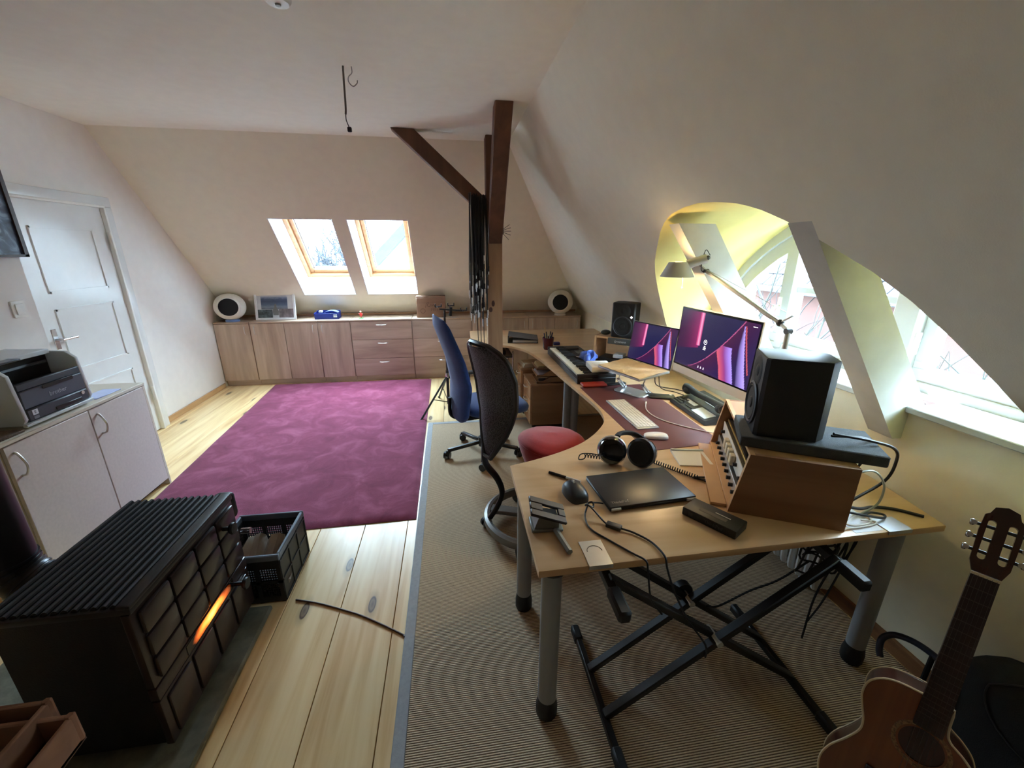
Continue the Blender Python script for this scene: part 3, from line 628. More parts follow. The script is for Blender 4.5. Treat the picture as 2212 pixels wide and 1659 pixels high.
t = thing('smoke_detector', 'white round smoke detector on the ceiling', 'detector', (-.635, 2.17, HC)); MB().lathe([(.052, 0), (.052, -.02), (.042, -.034), (0, -.036)], 24).build('housing', m_white, t); MB().lathe([(.012, -.036), (.01, -.042), (0, -.043)], 12).build('button', M('grey_button', c(150, 150, 150), .5), t)
# ------------------------------------------------------------------ white cupboard, printer
m_lam = M('pale_grey_laminate', c(214, 204, 198), .5, var=.05, vs=60); m_lamedge = M('cream_laminate', c(216, 206, 190), .5, var=.04, vs=60)
CX, CZ, CY0, CY1 = -2.171, .806, 2.13, 3.13
t = thing('low_cupboard', 'pale two-door laminate cupboard carrying the printer', 'cupboard', (CX, CY0, 0)); D_ = CY1-CY0
q = MB(); q.box((-.39, 0, 0), (-.02, .018, CZ-.022)).box((-.39, D_-.018, 0), (-.001, D_, CZ-.022)).box((-.39, 0, .05), (-.02, D_, .07)).box((-.39, .018, .05), (-.375, D_-.018, CZ-.022)); q.build('carcass', m_lamedge, t)
MB().box((-.395, -.005, CZ-.02), (.002, D_+.002, CZ), .002).build('top_panel', m_lamedge, t)
MB().box((-.08, .018, 0), (-.06, D_-.018, .05)).build('plinth', M('dark_plinth', c(40, 34, 32), .8), t)
for y0, y1, hy in ((.012, .512, .05), (.518, D_-.02, .565)):
    dr = MB().box((-.018, y0, .05), (0, y1, CZ-.026), .002).build('cupboard_door', m_lam, t)
    zc = .675; hx = .0
    MB().tube(spline([(0, hy, zc+.065), (.014, hy, zc+.055), (.034, hy, zc+.01), (.036, hy, zc-.02), (.022, hy, zc-.055), (0, hy, zc-.062)], 5), .006, 7).build('handle', m_steel, dr)
tag(MB().box((-2.32, 2.78, CZ), (-2.21, 2.98, CZ+.006), .002).build('document_folder', M('lilac_plastic', c(170, 180, 226), .3)), 'thin lilac plastic folder lying on the pale cupboard', 'folder')
tag(MB().box((-2.36, 2.145, CZ), (-2.19, 2.29, CZ+.012), .003).build('woven_mat', M('brown_weave', c(92, 72, 58), .9, var=.7, vs=160)), 'brown woven coaster mat beside the printer', 'mat')
# printer: faces +x; local origin at front lower edge, local y along the wall
t = thing('laser_printer', 'grey and white laser printer with dark front on the pale cupboard', 'printer', (-2.19, 2.305, CZ+.001))
m_pw = M('printer_grey_white', c(206, 212, 216), .4, var=.02); m_pd = M('printer_dark_grey', c(60, 66, 76), .45, var=.04); m_pd2 = M('printer_slate', c(82, 90, 104), .4, var=.04); m_pblk = M('printer_black', c(18, 19, 21), .35, var=.05)
W = .43
side = [(-.36, .02), (-.02, .02), (.0, .05), (-.015, .285), (-.06, .325), (-.36, .345)]
q = MB()
for y0, y1 in ((0, .022), (W-.022, W)): q.prism([(x, z) for x, z in side], 0, y1-y0, frame((0, y1, 0), (1, 0, 0), (0, 0, 1), (0, -1, 0)), .004)
q.box((-.36, .022, .02), (-.34, W-.022, .34)).box((-.34, .022, .02), (-.03, W-.022, .04)).box((-.02, .0, .012), (.001, W, .03), .003).box((-.36, .022, .318), (-.13, W-.022, .345), .004)
q.build('housing', m_pw, t)
q = MB(); q.box((-.3, .022, .04), (-.022, W-.022, .2)).box((-.3, .022, .2), (-.16, W-.022, .318)); q.build('inner_block', m_pblk, t)
MB().box((-.021, .024, .1), (-.004, W-.024, .195), .004).build('front_panel', m_pd2, t)
MB().box((-.021, .024, .034), (.0, W-.024, .098), .006).build('paper_cassette', m_pd, t)
MB().box((-.025, .024, .197), (-.008, W-.024, .235), .004).build('top_lip', m_pd, t)
MB().box((-.14, .03, .28), (-.05, W-.03, .30), .004, 1, T(-.02, 0, .015) @ Matrix.Rotation(-.3, 4, 'Y')).build('output_cover', m_pd, t)
MB().box((-.002, .15, .178), (.0, .34, .198), .008).build('grip_slot', m_pblk, t); MB().box((-.001, .18, .04), (.004, .35, .062), .006).build('grip_slot', m_pblk, t)
Fp = frame((-.0035, .23, .138), (0, 1, 0), (0, 0, 1), (1, 0, 0))
text('brother', .034, M('silver_print', c(176, 184, 196), .4), t, Fp)
MB().cyl((0, W-.062, .082), (.003, W-.062, .082), .011, 14).build('badge', m_steel, t)
MB().box((0, .05, .062), (.0012, .082, .09), .002).build('sticker', M('sticker_white', c(214, 216, 226), .4), t); MB().box((0, .05, .04), (.0012, .08, .056), .002).build('sticker', M('sticker_grey', c(120, 126, 136), .4), t)
text('E', .022, m_pd, t, frame((.0014, .066, .076), (0, 1, 0), (0, 0, 1), (1, 0, 0)))
MB().box((-.12, .05, .338), (-.062, .16, .345), .002).build('control_panel', m_pd2, t); 
MB().box((-.3, .04, .36), (-.13, W-.03, .374), .003, 1, T(0, 0, -.02) @ Matrix.Rotation(-.07, 4, 'Y')).build('paper_support', M('pale_plastic', c(190, 202, 212), .3), t)

# ------------------------------------------------------------------ stove
m_enam = M('brown_black_enamel', c(40, 27, 24), .3, var=.12, vs=8, coat=.12); m_cast = M('cast_iron', c(13, 12, 12), .55, var=.15, vs=30, bmp=.15, bs=200); m_top = M('dark_stove_top', c(30, 26, 25), .5, var=.1)
slab = MB().box((-1.95, .9, .0), (-.935, 1.765, .028), .008).build('hearth_slab', M('mottled_grey_stone', c(112, 112, 96), .6, var=.3, vs=18, bmp=.1)); tag(slab, 'mottled grey stone hearth slab under the brown stove', 'slab')
SX0, SX1, SY0, SY1, SZ = -1.41, -1.0, 1.135, 1.765, .686
t = thing('wood_stove', 'dark brown enamelled wood stove with ribbed top and glowing slot', 'stove', (SX1, SY0, .028)); L_ = SY1-SY0; z0 = .03
MB().box((-.395, .012, z0), (-.035, L_-.012, SZ-.065), .006).build('firebox', m_cast, t)
for y in (.05, L_-.09): MB().box((-.38, y, 0), (-.05, y+.04, z0)).build('foot', m_cast, t)
q = MB(); q.box((-.41, 0, SZ-.075), (.0, L_, SZ-.052), .006, 2)
q.build('top_rim', m_top, t)
for k in range(14):
    x = -.405+k*.0262; MB().tube([(x+.0131, .012, SZ-.05), (x+.0131, L_-.012, SZ-.05)], .0115, 8, sq=.75).build('top_rib', m_top, t)
MB().box((-.04, .0, SZ-.056), (.002, L_, SZ-.04), .006, 2).build('front_edge', m_top, t)
# front: upper tiled door, middle slot panel, lower ash door
MB().box((-.035, .0, .30), (-.008, L_, SZ-.076), .006, 2).build('upper_door', m_enam, t); ud = t.children[-1]
ny, nz = 4, 3; y0, y1, za, zb = .02, L_-.02, .315, SZ-.086
for i in range(ny):
    for j in range(nz):
        a0 = y0+(y1-y0)*i/ny; a1 = y0+(y1-y0)*(i+1)/ny; b0 = za+(zb-za)*j/nz; b1 = za+(zb-za)*(j+1)/nz
        MB().box((-.008, a0+.004, b0+.004), (.008, a1-.004, b1-.004), .008, 2).build('relief_tile', m_enam, ud)
MB().box((-.035, .0, .245), (-.006, L_, .297), .005, 2).build('slot_panel', m_enam, t)
MB().box((-.035, .0, .04), (-.008, L_, .242), .006, 2).build('lower_door', m_enam, t); ld = t.children[-1]
for i in range(4): MB().box((-.008, .03+i*.145, .06), (.002, .16+i*.145, .228), .006, 2).build('relief_tile', m_enam, ld)
m, nt, b = _new('flame_glow'); v = coords(nt, (1, 1, 1)); mp = N(nt, 'ShaderNodeMapping'); mp.inputs['Scale'].default_value = (1, 7.2, 26); nt.links.new(v, mp.inputs[0]); g = N(nt, 'ShaderNodeTexGradient', gradient_type='SPHERICAL')
n_ = N(nt, 'ShaderNodeTexNoise'); n_.inputs['Scale'].default_value = 16; nt.links.new(v, n_.inputs['Vector']); va = N(nt, 'ShaderNodeVectorMath', operation='MULTIPLY_ADD'); va.inputs[1].default_value = (.0, .5, .7); va.inputs[2].default_value = (0, 0, 0); 
vs2 = N(nt, 'ShaderNodeVectorMath', operation='ADD'); nt.links.new(n_.outputs[1], va.inputs[0]); nt.links.new(mp.outputs[0], vs2.inputs[0]); nt.links.new(va.outputs[0], vs2.inputs[1]); sb_ = N(nt, 'ShaderNodeVectorMath', operation='SUBTRACT'); sb_.inputs[1].default_value = (0, .25, .35); nt.links.new(vs2.outputs[0], sb_.inputs[0]); nt.links.new(sb_.outputs[0], g.inputs[0])
nt.links.new(ramp(nt, g.outputs[1], [(0, (0, 0, 0)), (.25, (.25, .04, .005)), (.6, (1, .22, .03)), (1, (1, .42, .12))]), b.inputs['Emission Color']); b.inputs['Emission Strength'].default_value = .55; b.inputs['Base Color'].default_value = (.01, .006, .005, 1); b.inputs['Roughness'].default_value = .1
gl = MB().box((-.004, -.17, -.02), (.0, .17, .02)).build('fire_window', m, t); gl.location = (-.004, .33, .272)
for kz, ky in ((.565, .50), (.275, .50)):
    kb = MB(); kb.cyl((-.01, ky, kz-.02), (.035, ky, kz-.02), .009, 10); kb.lathe([(0, 0), (.02, .0), (.026, .01), (.024, .018), (0, .022)], 18, frame((.035, ky, kz-.02), (0, 1, 0), (0, 0, 1), (1, 0, 0))); kb.build('door_knob', m_cast, t)
MB().box((-.09, L_, .5), (-.01, L_+.05, SZ-.06), .02, 2).build('air_control', m_cast, t)
MB().cyl((-.01, L_+.025, .42), (.03, L_+.025, .42), .014, 12).build('draught_knob', m_chrome, t)
# flue pipe
t = thing('flue_pipe', 'black stove flue pipe with ribbed elbow rising beside the stove', 'pipe', (-1.68, 1.50, .485)); m_flue = M('flue_black', c(22, 22, 25), .35, var=.1)
arcp = [(.27, 0, 0), (.16, 0, 0)]+[(.16-.13*math.sin(a), 0, .13-.13*math.cos(a)) for a in (k*PI/2/8 for k in range(1, 9))]+[(.03, 0, .2)]
MB().tube(arcp, .078, 24).build('elbow', m_flue, t)
for k in range(7):
    a = PI/2*k/6; ce = Vector((.16-.13*math.sin(a), 0, .13-.13*math.cos(a))); ax = Vector((-math.cos(a), 0, math.sin(a)))
    MB().tube([ce-ax*.004, ce+ax*.004], .083, 24).build('elbow_rib', M('blued_flue', c(52, 54, 62), .3, .6), t)
MB().cyl((.03, 0, .18), (.03, 0, 1.25), .078, 24).build('pipe', m_flue, t)
MB().tube(spline([(.03, 0, 1.22), (.0, 0, 1.36), (-.14, 0, 1.42), (-.4, 0, 1.42), (-.88, 0, 1.42)], 5), .078, 20).build('pipe', m_flue, t)

# ------------------------------------------------------------------ crate with firewood
t = thing('folding_crate', 'black folding plastic crate with grey rim holding firewood', 'crate', (-1.215, 1.80, 0.001), 0)
m_crb = M('black_crate_plastic', c(26, 28, 30), .5, var=.05); m_crg = M('grey_crate_plastic', c(98, 108, 122), .45, var=.05)
CW, CL, CHh = .335, .37, .285
MB().box((.01, .01, 0), (CW-.01, CL-.01, .012), .003).build('crate_floor', m_crb, t)
q = MB(); r_ = .016
q.box((0, 0, CHh-.035), (CW, r_, CHh), .004).box((0, CL-r_, CHh-.035), (CW, CL, CHh), .004).box((0, r_, CHh-.035), (r_, CL-r_, CHh), .004).box((CW-r_, r_, CHh-.035), (CW, CL-r_, CHh), .004); q.build('rim', m_crg, t)
def lattice(Mx, length, name):
    """perforated side: frame, ribs and a fine grid of bars"""
    q = MB(Mx); hh = CHh-.035; q.box((0, 0, 0), (length, .012, .03)).box((0, 0, hh-.05), (length, .012, hh))
    for k in range(4): x = (length-.02)*k/3; q.box((x, -.002, 0), (x+.02, .013, hh))
    q.box((0, -.002, hh*.5-.012), (length, .013, hh*.5+.004))
    nx = int(length/.011); 
    for k in range(nx): q.box((k*length/nx, .004, .03), (k*length/nx+.0045, .008, hh-.05))
    for k in range(13): z = .03+k*(hh-.08)/12; q.box((0, .004, z), (length, .008, z+.005))
    q.build(name, m_crb, t, smooth=False)
lattice(T(.004, .002, .005), CW-.008, 'side_wall'); lattice(T(.004, CL-.014, .005), CW-.008, 'side_wall')
lattice(frame((.014, .004, .005), (0, 1, 0), (-1, 0, 0), (0, 0, 1)), CL-.008, 'side_wall')
q = MB(frame((CW-.001, .004, .005), (0, 1, 0), (-1, 0, 0), (0, 0, 1))); hh = CHh-.04; ln = CL-.008
q.box((0, .004, 0), (ln, .012, hh))
for k in range(4): q.box(((ln-.012)*k/3, -.001, 0), ((ln-.012)*k/3+.012, .005, hh), .002)
for zz in (0, hh*.48, hh-.02): q.box((0, -.001, zz), (ln, .005, zz+.012), .002)
q.build('side_wall', m_crb, t)
m_log = WOOD('weathered_log', c(188, 174, 158), c(128, 112, 96), 'y', .85, 6, 8, bmp=.5)
for k, (x, y, z, L, r, a, b_) in enumerate(((.09, .19, .06, .3, .045, .1, .05), (.2, .18, .06, .3, .05, -.12, -.05), (.27, .2, .07, .3, .04, .2, 0), (.13, .2, .135, .29, .045, .25, .1), (.22, .17, .14, .28, .05, .1, .22), (.275, .2, .145, .27, .03, -.05, .12), (.07, .2, .145, .25, .035, .05, .05))):
    rn = random.Random(k); poly = [(r*math.cos(i*PI/3+.3)*rn.uniform(.7, 1.15), r*math.sin(i*PI/3+.3)*rn.uniform(.6, 1.0)) for i in range(6)]
    F = Matrix.Translation((-1.215+x, 1.80+y, z)) @ RZ(a) @ Matrix.Rotation(PI/2+b_, 4, 'X')
    o = MB(F).prism(poly, -L/2, L/2, None, .003).build('firewood_log', m_log); tag(o, 'split grey-brown firewood log lying in the black crate', 'log', 'firewood in the crate')

# ------------------------------------------------------------------ wooden tray box near the stove
m_terra = WOOD('reddish_beech', c(158, 116, 92), c(128, 92, 72), 'x', .85, 5, 8); m_terrad = M('brown_recess_shade', c(84, 58, 46), .9, var=.1)  # tray floors coloured dark to paint in the shade of their depth
t = thing('kindling_box', 'reddish wooden two-tier box with dark trays on the floor before the stove', 'box', (-1.5, .72, 0))
MB().box((0, .0, 0), (.34, .12, .47), .004).build('body', m_terra, t)
for (x0, x1, y0, y1, z) in ((-.05, .352, .125, .285, .505), (.0, .435, .075, .245, .49)):
    tr = MB().box((x0, y0, z-.1), (x1, y1, z-.088)).build('tray', m_terrad, t)
    q = MB(); th = .014; q.box((x0, y1-th, z-.1), (x1, y1, z), .004).box((x1-th, y0, z-.1), (x1, y1, z), .004).box((x0, y0, z-.1), (x1, y0+th, z-.02), .004); q.build('tray_rim', m_terra, tr)
    MB().lathe([(.012, -.09), (.012, .0), (.009, .004), (0, .004)], 6, T(x1-.008, y1-.008, z)).build('corner_peg', m_terra, tr)
MB().box((0, .12, 0), (.33, .24, .38), .004).build('body', m_terra, t)
# ------------------------------------------------------------------ desk
DZ = .73
m_beech = WOOD('beech_desk_top', c(214, 180, 140), c(194, 156, 114), 'x', .32, 5, 14, bmp=.02, c3=c(205, 168, 127), rnd=False)
m_edge = WOOD('beech_edge', c(206, 162, 116), c(176, 130, 88), 'x', .4, 5, 12, rnd=False)
m_leg = M('grey_desk_leg', c(142, 144, 146), .45, var=.03); m_dkm = M('dark_grey_metal', c(62, 62, 62), .5, var=.05)
inner = spline([(.212, 4.385), (.40, 4.372), (.55, 4.33), (.68, 4.20), (.77, 4.0), (.82, 3.7), (.85, 3.4), (.885, 2.95), (.915, 2.6), (.925, 2.38), (.895, 2.2), (.81, 2.06), (.68, 1.925), (.53, 1.83), (.38, 1.765), (.25, 1.722)], 5)
outl = [(.243, 1.036), (1.797, 1.045), (1.855, 1.38), (1.862, 5.17), (.235, 5.20)]+[(p.x, p.y) for p in inner]
t = thing('corner_desk', 'large U-shaped beech corner desk with round grey legs', 'desk', (0, 0, 0))
MB().prism(outl, DZ-.028, DZ, None, .004).build('table_top', m_beech, t)
for x, y in ((.30, 1.085), (.30, 1.585), (1.66, 1.105), (1.03, 3.22), (.97, 3.24), (1.72, 3.3), (.34, 4.55), (.34, 5.05), (1.72, 5.05)):
    lg = MB().cyl((x, y, .1), (x, y, DZ-.03), .035, 20).build('leg', m_leg, t)
    MB().lathe([(.036, .0), (.041, .012), (.041, .05), (.034, .09), (.034, .11)], 20, T(x, y, .012)).build('leg_foot', m_blk, lg)
    MB().cyl((x, y, DZ-.034), (x, y, DZ-.0285), .05, 20).build('leg_flange', m_dkm, lg)
q = MB(); q.box((.52, 1.12, DZ-.075), (1.305, 1.135, DZ-.03), .002).box((.52, 1.12, DZ-.078), (1.305, 1.2, DZ-.07), .002)
q.build('cable_tray', m_dkm, t)
for k in range(12): MB().box((-.018, 0, 0), (.018, .002, .006), 0, 1, T(.55+k*.06, 1.1185, DZ-.052) @ Matrix.Rotation(.5, 4, 'Y')).build('tray_slot', M('slot_black', c(8, 8, 8), .9), t)
for nm, x0, x1, y0, y1 in (('grommet_plate', .409, .49, 1.033, 1.152), ('grommet_plate', 1.545, 1.645, 1.042, 1.118)):
    g_ = MB().box((x0, y0, DZ), (x1, y1, DZ+.003), .001).box((x0, y0-.002, DZ-.012), (x1, y0+.001, DZ+.003)).build(nm, M('satin_aluminium', c(196, 198, 200), .35, .9, var=.03), t)
    if x0 < 1: MB().tube([(.45+.026*math.cos(a), 1.098+.026*math.sin(a), DZ+.0032) for a in (k*PI/10 for k in range(11))], .0012, 4).build('grommet_line', m_dkm, g_)
# desk mat and small electronics
m_mat = M('maroon_leather_mat', c(96, 50, 50), .5, var=.06, bmp=.15, bs=300)
tag(MB().prism([(.934, 2.80), (.966, 1.765), (1.405, 1.80), (1.415, 2.82)], DZ, DZ+.003).build('desk_mat', m_mat), 'maroon leather desk mat under the white computer keyboard', 'mat')
ZM = DZ+.0035
m_alu = M('aluminium', c(206, 208, 210), .3, .85, var=.02); m_wkey = M('white_key', c(236, 233, 224), .45, var=.01); m_wpl = M('white_plastic', c(232, 228, 216), .3, var=.01)
t = thing('computer_keyboard', 'slim white computer keyboard lying on the maroon mat', 'keyboard', (1.0865, 2.2545, ZM), -PI/2+.018); W_, H_ = .475, .135
MB().box((-W_/2, -H_/2, 0), (W_/2, H_/2, .009), .004, 2).build('case', m_alu, t)
km = None
for r in range(6):
    for k in range(21):
        x = -W_/2+.012+k*(W_-.024)/21; y = -H_/2+.01+r*(H_-.02)/6
        if r == 0 and 4 <= k <= 8: continue
        if km is None: o = MB().box((0, 0, .009), ((W_-.024)/21-.0025, (H_-.02)/6-.0025, .012), .001).build('key', m_wkey, t); km = o.data
        else: o = bpy.data.objects.new('key', km); COL.objects.link(o); o.parent = t
        o.location = (x, y, 0)
MB().box((-W_/2+.012+4*(W_-.024)/21, -H_/2+.01, .009), (-W_/2+.012+9*(W_-.024)/21-.0025, -H_/2+.01+(H_-.02)/6-.0025, .012), .001).build('space_bar', m_wkey, t)
def mouse_shell(L, Wd, H, n=14, m=12, off=0):
    def fn(u, v):
        a = PI*u; x = -math.cos(a)*L/2; w2 = Wd/2*(math.sin(a)**.42); b = PI*v; y = -math.cos(b)*w2; z = H*(math.sin(a)**.5)*(math.sin(b)**.55)*(1-.12*math.cos(a))
        return Vector((x, y, max(0, z)+off))
    return fn
t = thing('white_mouse', 'white wireless mouse lying on the maroon mat', 'mouse', (1.08, 1.907, ZM), -.26)
MB().grid(mouse_shell(.127, .066, .024, off=.004), 22, 14).build('top_shell', M('glossy_white', c(240, 240, 238), .12, var=.0), t); MB().box((-.055, -.026, 0), (.055, .026, .006), .003).build('base', m_blk, t)
t = thing('trackpad', 'white square trackpad on the beech desk beside the headphones', 'trackpad', (1.14, 1.657, DZ), -.21)
MB().mesh([(-.079, -.073, .006), (.079, -.073, .006), (.079, .073, .012), (-.079, .073, .012), (-.079, -.073, 0), (.079, -.073, 0), (.079, .073, 0), (-.079, .073, 0)], [(0, 1, 2, 3), (0, 4, 5, 1), (1, 5, 6, 2), (2, 6, 7, 3), (3, 7, 4, 0), (4, 7, 6, 5)]).build('touch_plate', m_wpl, t)
MB().cyl((-.079, .073, .009), (.079, .073, .009), .0105, 12).build('battery_tube', m_alu, t)
MB().box((.06, -.07, .0065), (.077, .07, .0125), .001).build('edge_strip', M('cream_plastic', c(222, 214, 196), .4), t)
t = thing('smartphone', 'black smartphone lying face down above the maroon mat', 'phone', (1.43, 2.512, ZM), -.34)
MB().box((-.088, -.043, 0), (.088, .043, .014), .008, 3).build('case', M('phone_black', c(20, 20, 22), .35), t); MB().cyl((.06, .02, .013), (.06, .02, .0155), .009, 12).build('camera_lens', m_plug, t)
# charging cable, white
m_wc = M('white_cable', c(224, 218, 210), .5)
t = thing('charging_cable', 'white charging cable curving over the maroon mat to the rack', 'cable')
MB().tube(spline([(1.255, 2.395, ZM+.004), (1.215, 2.30, ZM+.003), (1.21, 2.2, ZM+.003), (1.24, 2.11, ZM+.003), (1.30, 2.03, ZM+.003), (1.37, 1.96, ZM+.003), (1.42, 1.92, ZM+.002), (1.52, 1.90, DZ+.003)], 6), .0032, 6).build('cord', m_wc, t); MB().cyl((1.255, 2.39, ZM+.005), (1.272, 2.425, ZM+.005), .0055, 8).build('plug', m_wpl, t)
# desk telephone
m_ph = M('telephone_charcoal', c(44, 45, 48), .45, var=.05); m_ph2 = M('telephone_black', c(26, 26, 28), .4); m_lcd = M('lcd_pale', c(196, 206, 214), .25, var=.06)
t = thing('desk_telephone', 'charcoal desk telephone with handset and paper labels beside the mat', 'telephone', (1.44, 2.225, DZ+.0035), -PI/2-.02)
# local x along the mat edge toward the viewer's right, y away toward the wall
q = MB(); q.mesh([(-.205, 0, 0), (.205, 0, 0), (.205, .24, 0), (-.205, .24, 0), (-.2, .005, .024), (.2, .005, .024), (.2, .235, .07), (-.2, .235, .07)], [(0, 3, 2, 1), (4, 5, 6, 7), (0, 1, 5, 4), (1, 2, 6, 5), (2, 3, 7, 6), (3, 0, 4, 7)]); q.build('body', m_ph, t)
tl = math.atan2(.046, .23); Ft = T(0, .005, .0245) @ Matrix.Rotation(tl, 4, 'X')
MB(Ft).box((-.13, .055, 0), (-.01, .085, .002)).box((.03, .012, 0), (.175, .085, .002)).build('paper_label', m_lcd, t)
km = None
for r in range(3):
    for k in range(4):
        o = MB(Ft).box((-.19+k*.026, .012+r*.022, 0), (-.17+k*.026, .026+r*.022, .006), .002).build('key_button', m_ph2, t)
for k in range(7): MB(Ft).box((-.06+k*.011, .02, 0), (-.052+k*.011, .028, .004), .001).build('key_button', m_ph2, t)
hp = spline([(-.215, .105, .095), (-.19, .11, .1), (-.1, .12, .088), (.0, .125, .09), (.1, .12, .095), (.175, .11, .1), (.205, .105, .098)], 4)
MB().tube(hp, [.02+.012*abs(k/(len(hp)-1)*2-1)**2 for k in range(len(hp))], 12, sq=.7).sphere((-.185, .11, .082), (.034, .03, .026), 14, 10).sphere((.175, .11, .085), (.036, .032, .028), 14, 10).build('handset', m_ph, t)
for k in range(6): MB(Ft).cyl((-.02+k*.03, .175, 0), (-.02+k*.03, .175, .02), .009, 10).build('round_button', m_ph2, t)
MB(Ft).box((-.03, .14, 0), (.08, .148, .003)).box((-.12, .195, 0), (-.04, .203, .003)).build('label_strip', m_lcd, t)
# laptop on an aluminium stand
def wallpaper(u, v):
    """dark violet screen picture with curved coral and lilac ribbons, u right, v up"""
    col = [.018, .010, .05]
    def mix(a, b, f): return [x+(y-x)*f for x, y in zip(a, b)]
    s_ = max(0, min(1, 1-abs(v-.62)*1.1)); col = mix(col, [.012, .012, .055], s_)
    e = .36+.0*v
    if u < .315-.0 and v > .30+.42*u**1.3: 
        f = max(0, min(1, u/.31))**2.2; col = mix([.035, .006, .04], [.30, .02, .13], f*(.5+.5*v if v < .7 else .9-.6*(v-.7)))
    if .285 < u < .335 and v > .43: col = mix([.55, .05, .2], [.75, .35, .55], max(0, 1-abs(u-.312)/.02))
    xc = .15+.68*((v-.0)/.97)**.62 if v > 0 else .15
    if u > xc-.006 and u < xc+.006 and v > .03: col = mix(col, [.55, .1, .25], .8)
    if u > xc+.006:
        col = mix([.05, .008, .045], [.02, .01, .06], min(1, (u-xc)*3))
    vline = .97*max(0, (u-.15)/.68)**1.61
    if v < min(.55, vline-.01):
        l = interp(v, [(0, .665), (.2, .63), (.42, .575), (.6, .56)]); r_ = interp(v, [(0, .835), (.2, .80), (.4, .762), (.56, .745)])
        if l < u < r_:
            f = (u-l)/(r_-l); col = mix(mix([.62, .1, .14], [.22, .03, .2], min(1, f*1.9)), [.40, .28, .92], max(0, f*1.8-.8))
    if v < .93:
        l = interp(v, [(0, .865), (.3, .835), (.6, .82), (.93, .838)]); r_ = interp(v, [(0, .975), (.3, .925), (.6, .885), (.93, .846)])
        if l < u < r_:
            f = (u-l)/(r_-l); col = mix([.03, .02, .09], [.46, .34, .92], f**.8)
        e2 = interp(v, [(.22, .965), (.5, .915), (.75, .875), (.93, .85)])
        if v > .22 and e2 < u < e2+.014: col = [.5, .08, .1]
    return col
def screen_mesh(name, w_, h_, parent, M_, strength, icon=True):
    nx, ny = 150, 94; vs = []; cols = []
    for j in range(ny+1):
        for i in range(nx+1): vs.append((-w_/2+w_*i/nx, 0, h_*j/ny)); cols.append(wallpaper(i/nx, j/ny))
    me = bpy.data.meshes.new(name); me.from_pydata([tuple(M_ @ Vector(v)) for v in vs], [], [(j*(nx+1)+i, j*(nx+1)+i+1, (j+1)*(nx+1)+i+1, (j+1)*(nx+1)+i) for j in range(ny) for i in range(nx)])
    ca = me.color_attributes.new('picture', 'FLOAT_COLOR', 'POINT')
    for k, cc in enumerate(cols): ca.data[k].color = (*cc, 1)
    if 'screen_picture' not in MATS:
        m, nt, b = _new('screen_picture'); at = N(nt, 'ShaderNodeAttribute'); at.attribute_name = 'picture'
        nt.links.new(at.outputs['Color'], b.inputs['Emission Color']); b.inputs['Emission Strength'].default_value = SCR; b.inputs['Base Color'].default_value = (.006, .006, .008, 1); b.inputs['Roughness'].default_value = .15
        MATS['screen_picture'] = m
    me.materials.append(MATS['screen_picture']); o = bpy.data.objects.new(name, me); COL.objects.link(o); o.parent = parent; return o
SCR = .22
m_scrw = M('screen_white', c(230, 232, 240), .4, emis=.22, ecol=(.9, .92, 1)); m_bez = M('black_bezel', c(10, 10, 12), .15)
t = thing('laptop', 'open silver laptop with violet wallpaper on an aluminium stand', 'laptop', (1.4075, 2.7275, .905), -1.2)
lw, ldp, lh = .413, .29, .292
dk = Matrix.Rotation(.06, 4, 'X')
MB(dk).box((-lw/2, -ldp, -.008), (lw/2, 0, .008), .005, 2).build('base', m_alu, t)
scM = T(0, .0, .01) @ Matrix.Rotation(-.16, 4, 'X')
MB(scM).box((-lw/2, .001, 0), (lw/2, .008, lh), .004, 2).build('lid', m_alu, t)
MB(scM).box((-lw/2+.003, -.0008, .003), (lw/2-.003, .0012, lh-.003), .0006).build('bezel', m_bez, t)
screen_mesh('screen', lw-.014, lh-.02, t, scM @ T(0, -.0012, .01), SCR)
m_cloth = M('beige_cloth', c(212, 190, 152), .9, var=.08, vs=14, bmp=.4, bs=60)
def cloth(u, v):
    return dk @ Vector((-lw/2*.99+lw*.98*u, -ldp*.99+ldp*.96*v, .012+.0022*math.sin(u*17+v*5)*math.sin(v*13)+.0015*math.sin(u*31)))
tag(MB().grid(lambda u, v: t_l @ cloth(u, v), 30, 22).solid(.0015).build('cleaning_cloth', m_cloth), 'thin beige cleaning cloth covering the laptop keyboard', 'cloth') if (t_l := (Matrix.Translation((1.4075, 2.7275, .905)) @ RZ(-1.2))) else None
t = thing('laptop_stand', 'silver aluminium folding laptop stand on the desk', 'stand', (1.275, 2.645, DZ+.0035), -.99)
MB().prism([(-.125, -.05), (-.1, -.078), (.1, -.078), (.125, -.05), (.125, .078), (-.125, .078)], 0, .005, None, .0015).build('base_plate', m_alu, t)
for x in (-.1, .1):
    q = MB(); q.bar((x, .06, .006), (x, -.03, .085), .012, .006, .002, up=(1, 0, 0)).bar((x, .035, .006), (x, -.055, .085), .012, .006, .002, up=(1, 0, 0)).cyl((x-.012, .05, .012), (x+.012, .05, .012), .01, 10).cyl((x-.012, -.04, .085), (x+.012, -.04, .085), .008, 10); q.bar((x, -.04, .085), (x, .0, .155), .012, .006, .002, up=(1, 0, 0)); q.build('hinge_arm', m_alu, t)
MB().box((-.12, -.14, .148), (.12, .1, .153), .002).build('support_plate', m_alu, t)
MB().box((-.02, -.06, .005), (.02, -.045, .0065), .002).build('logo_slot', m_plug, t)
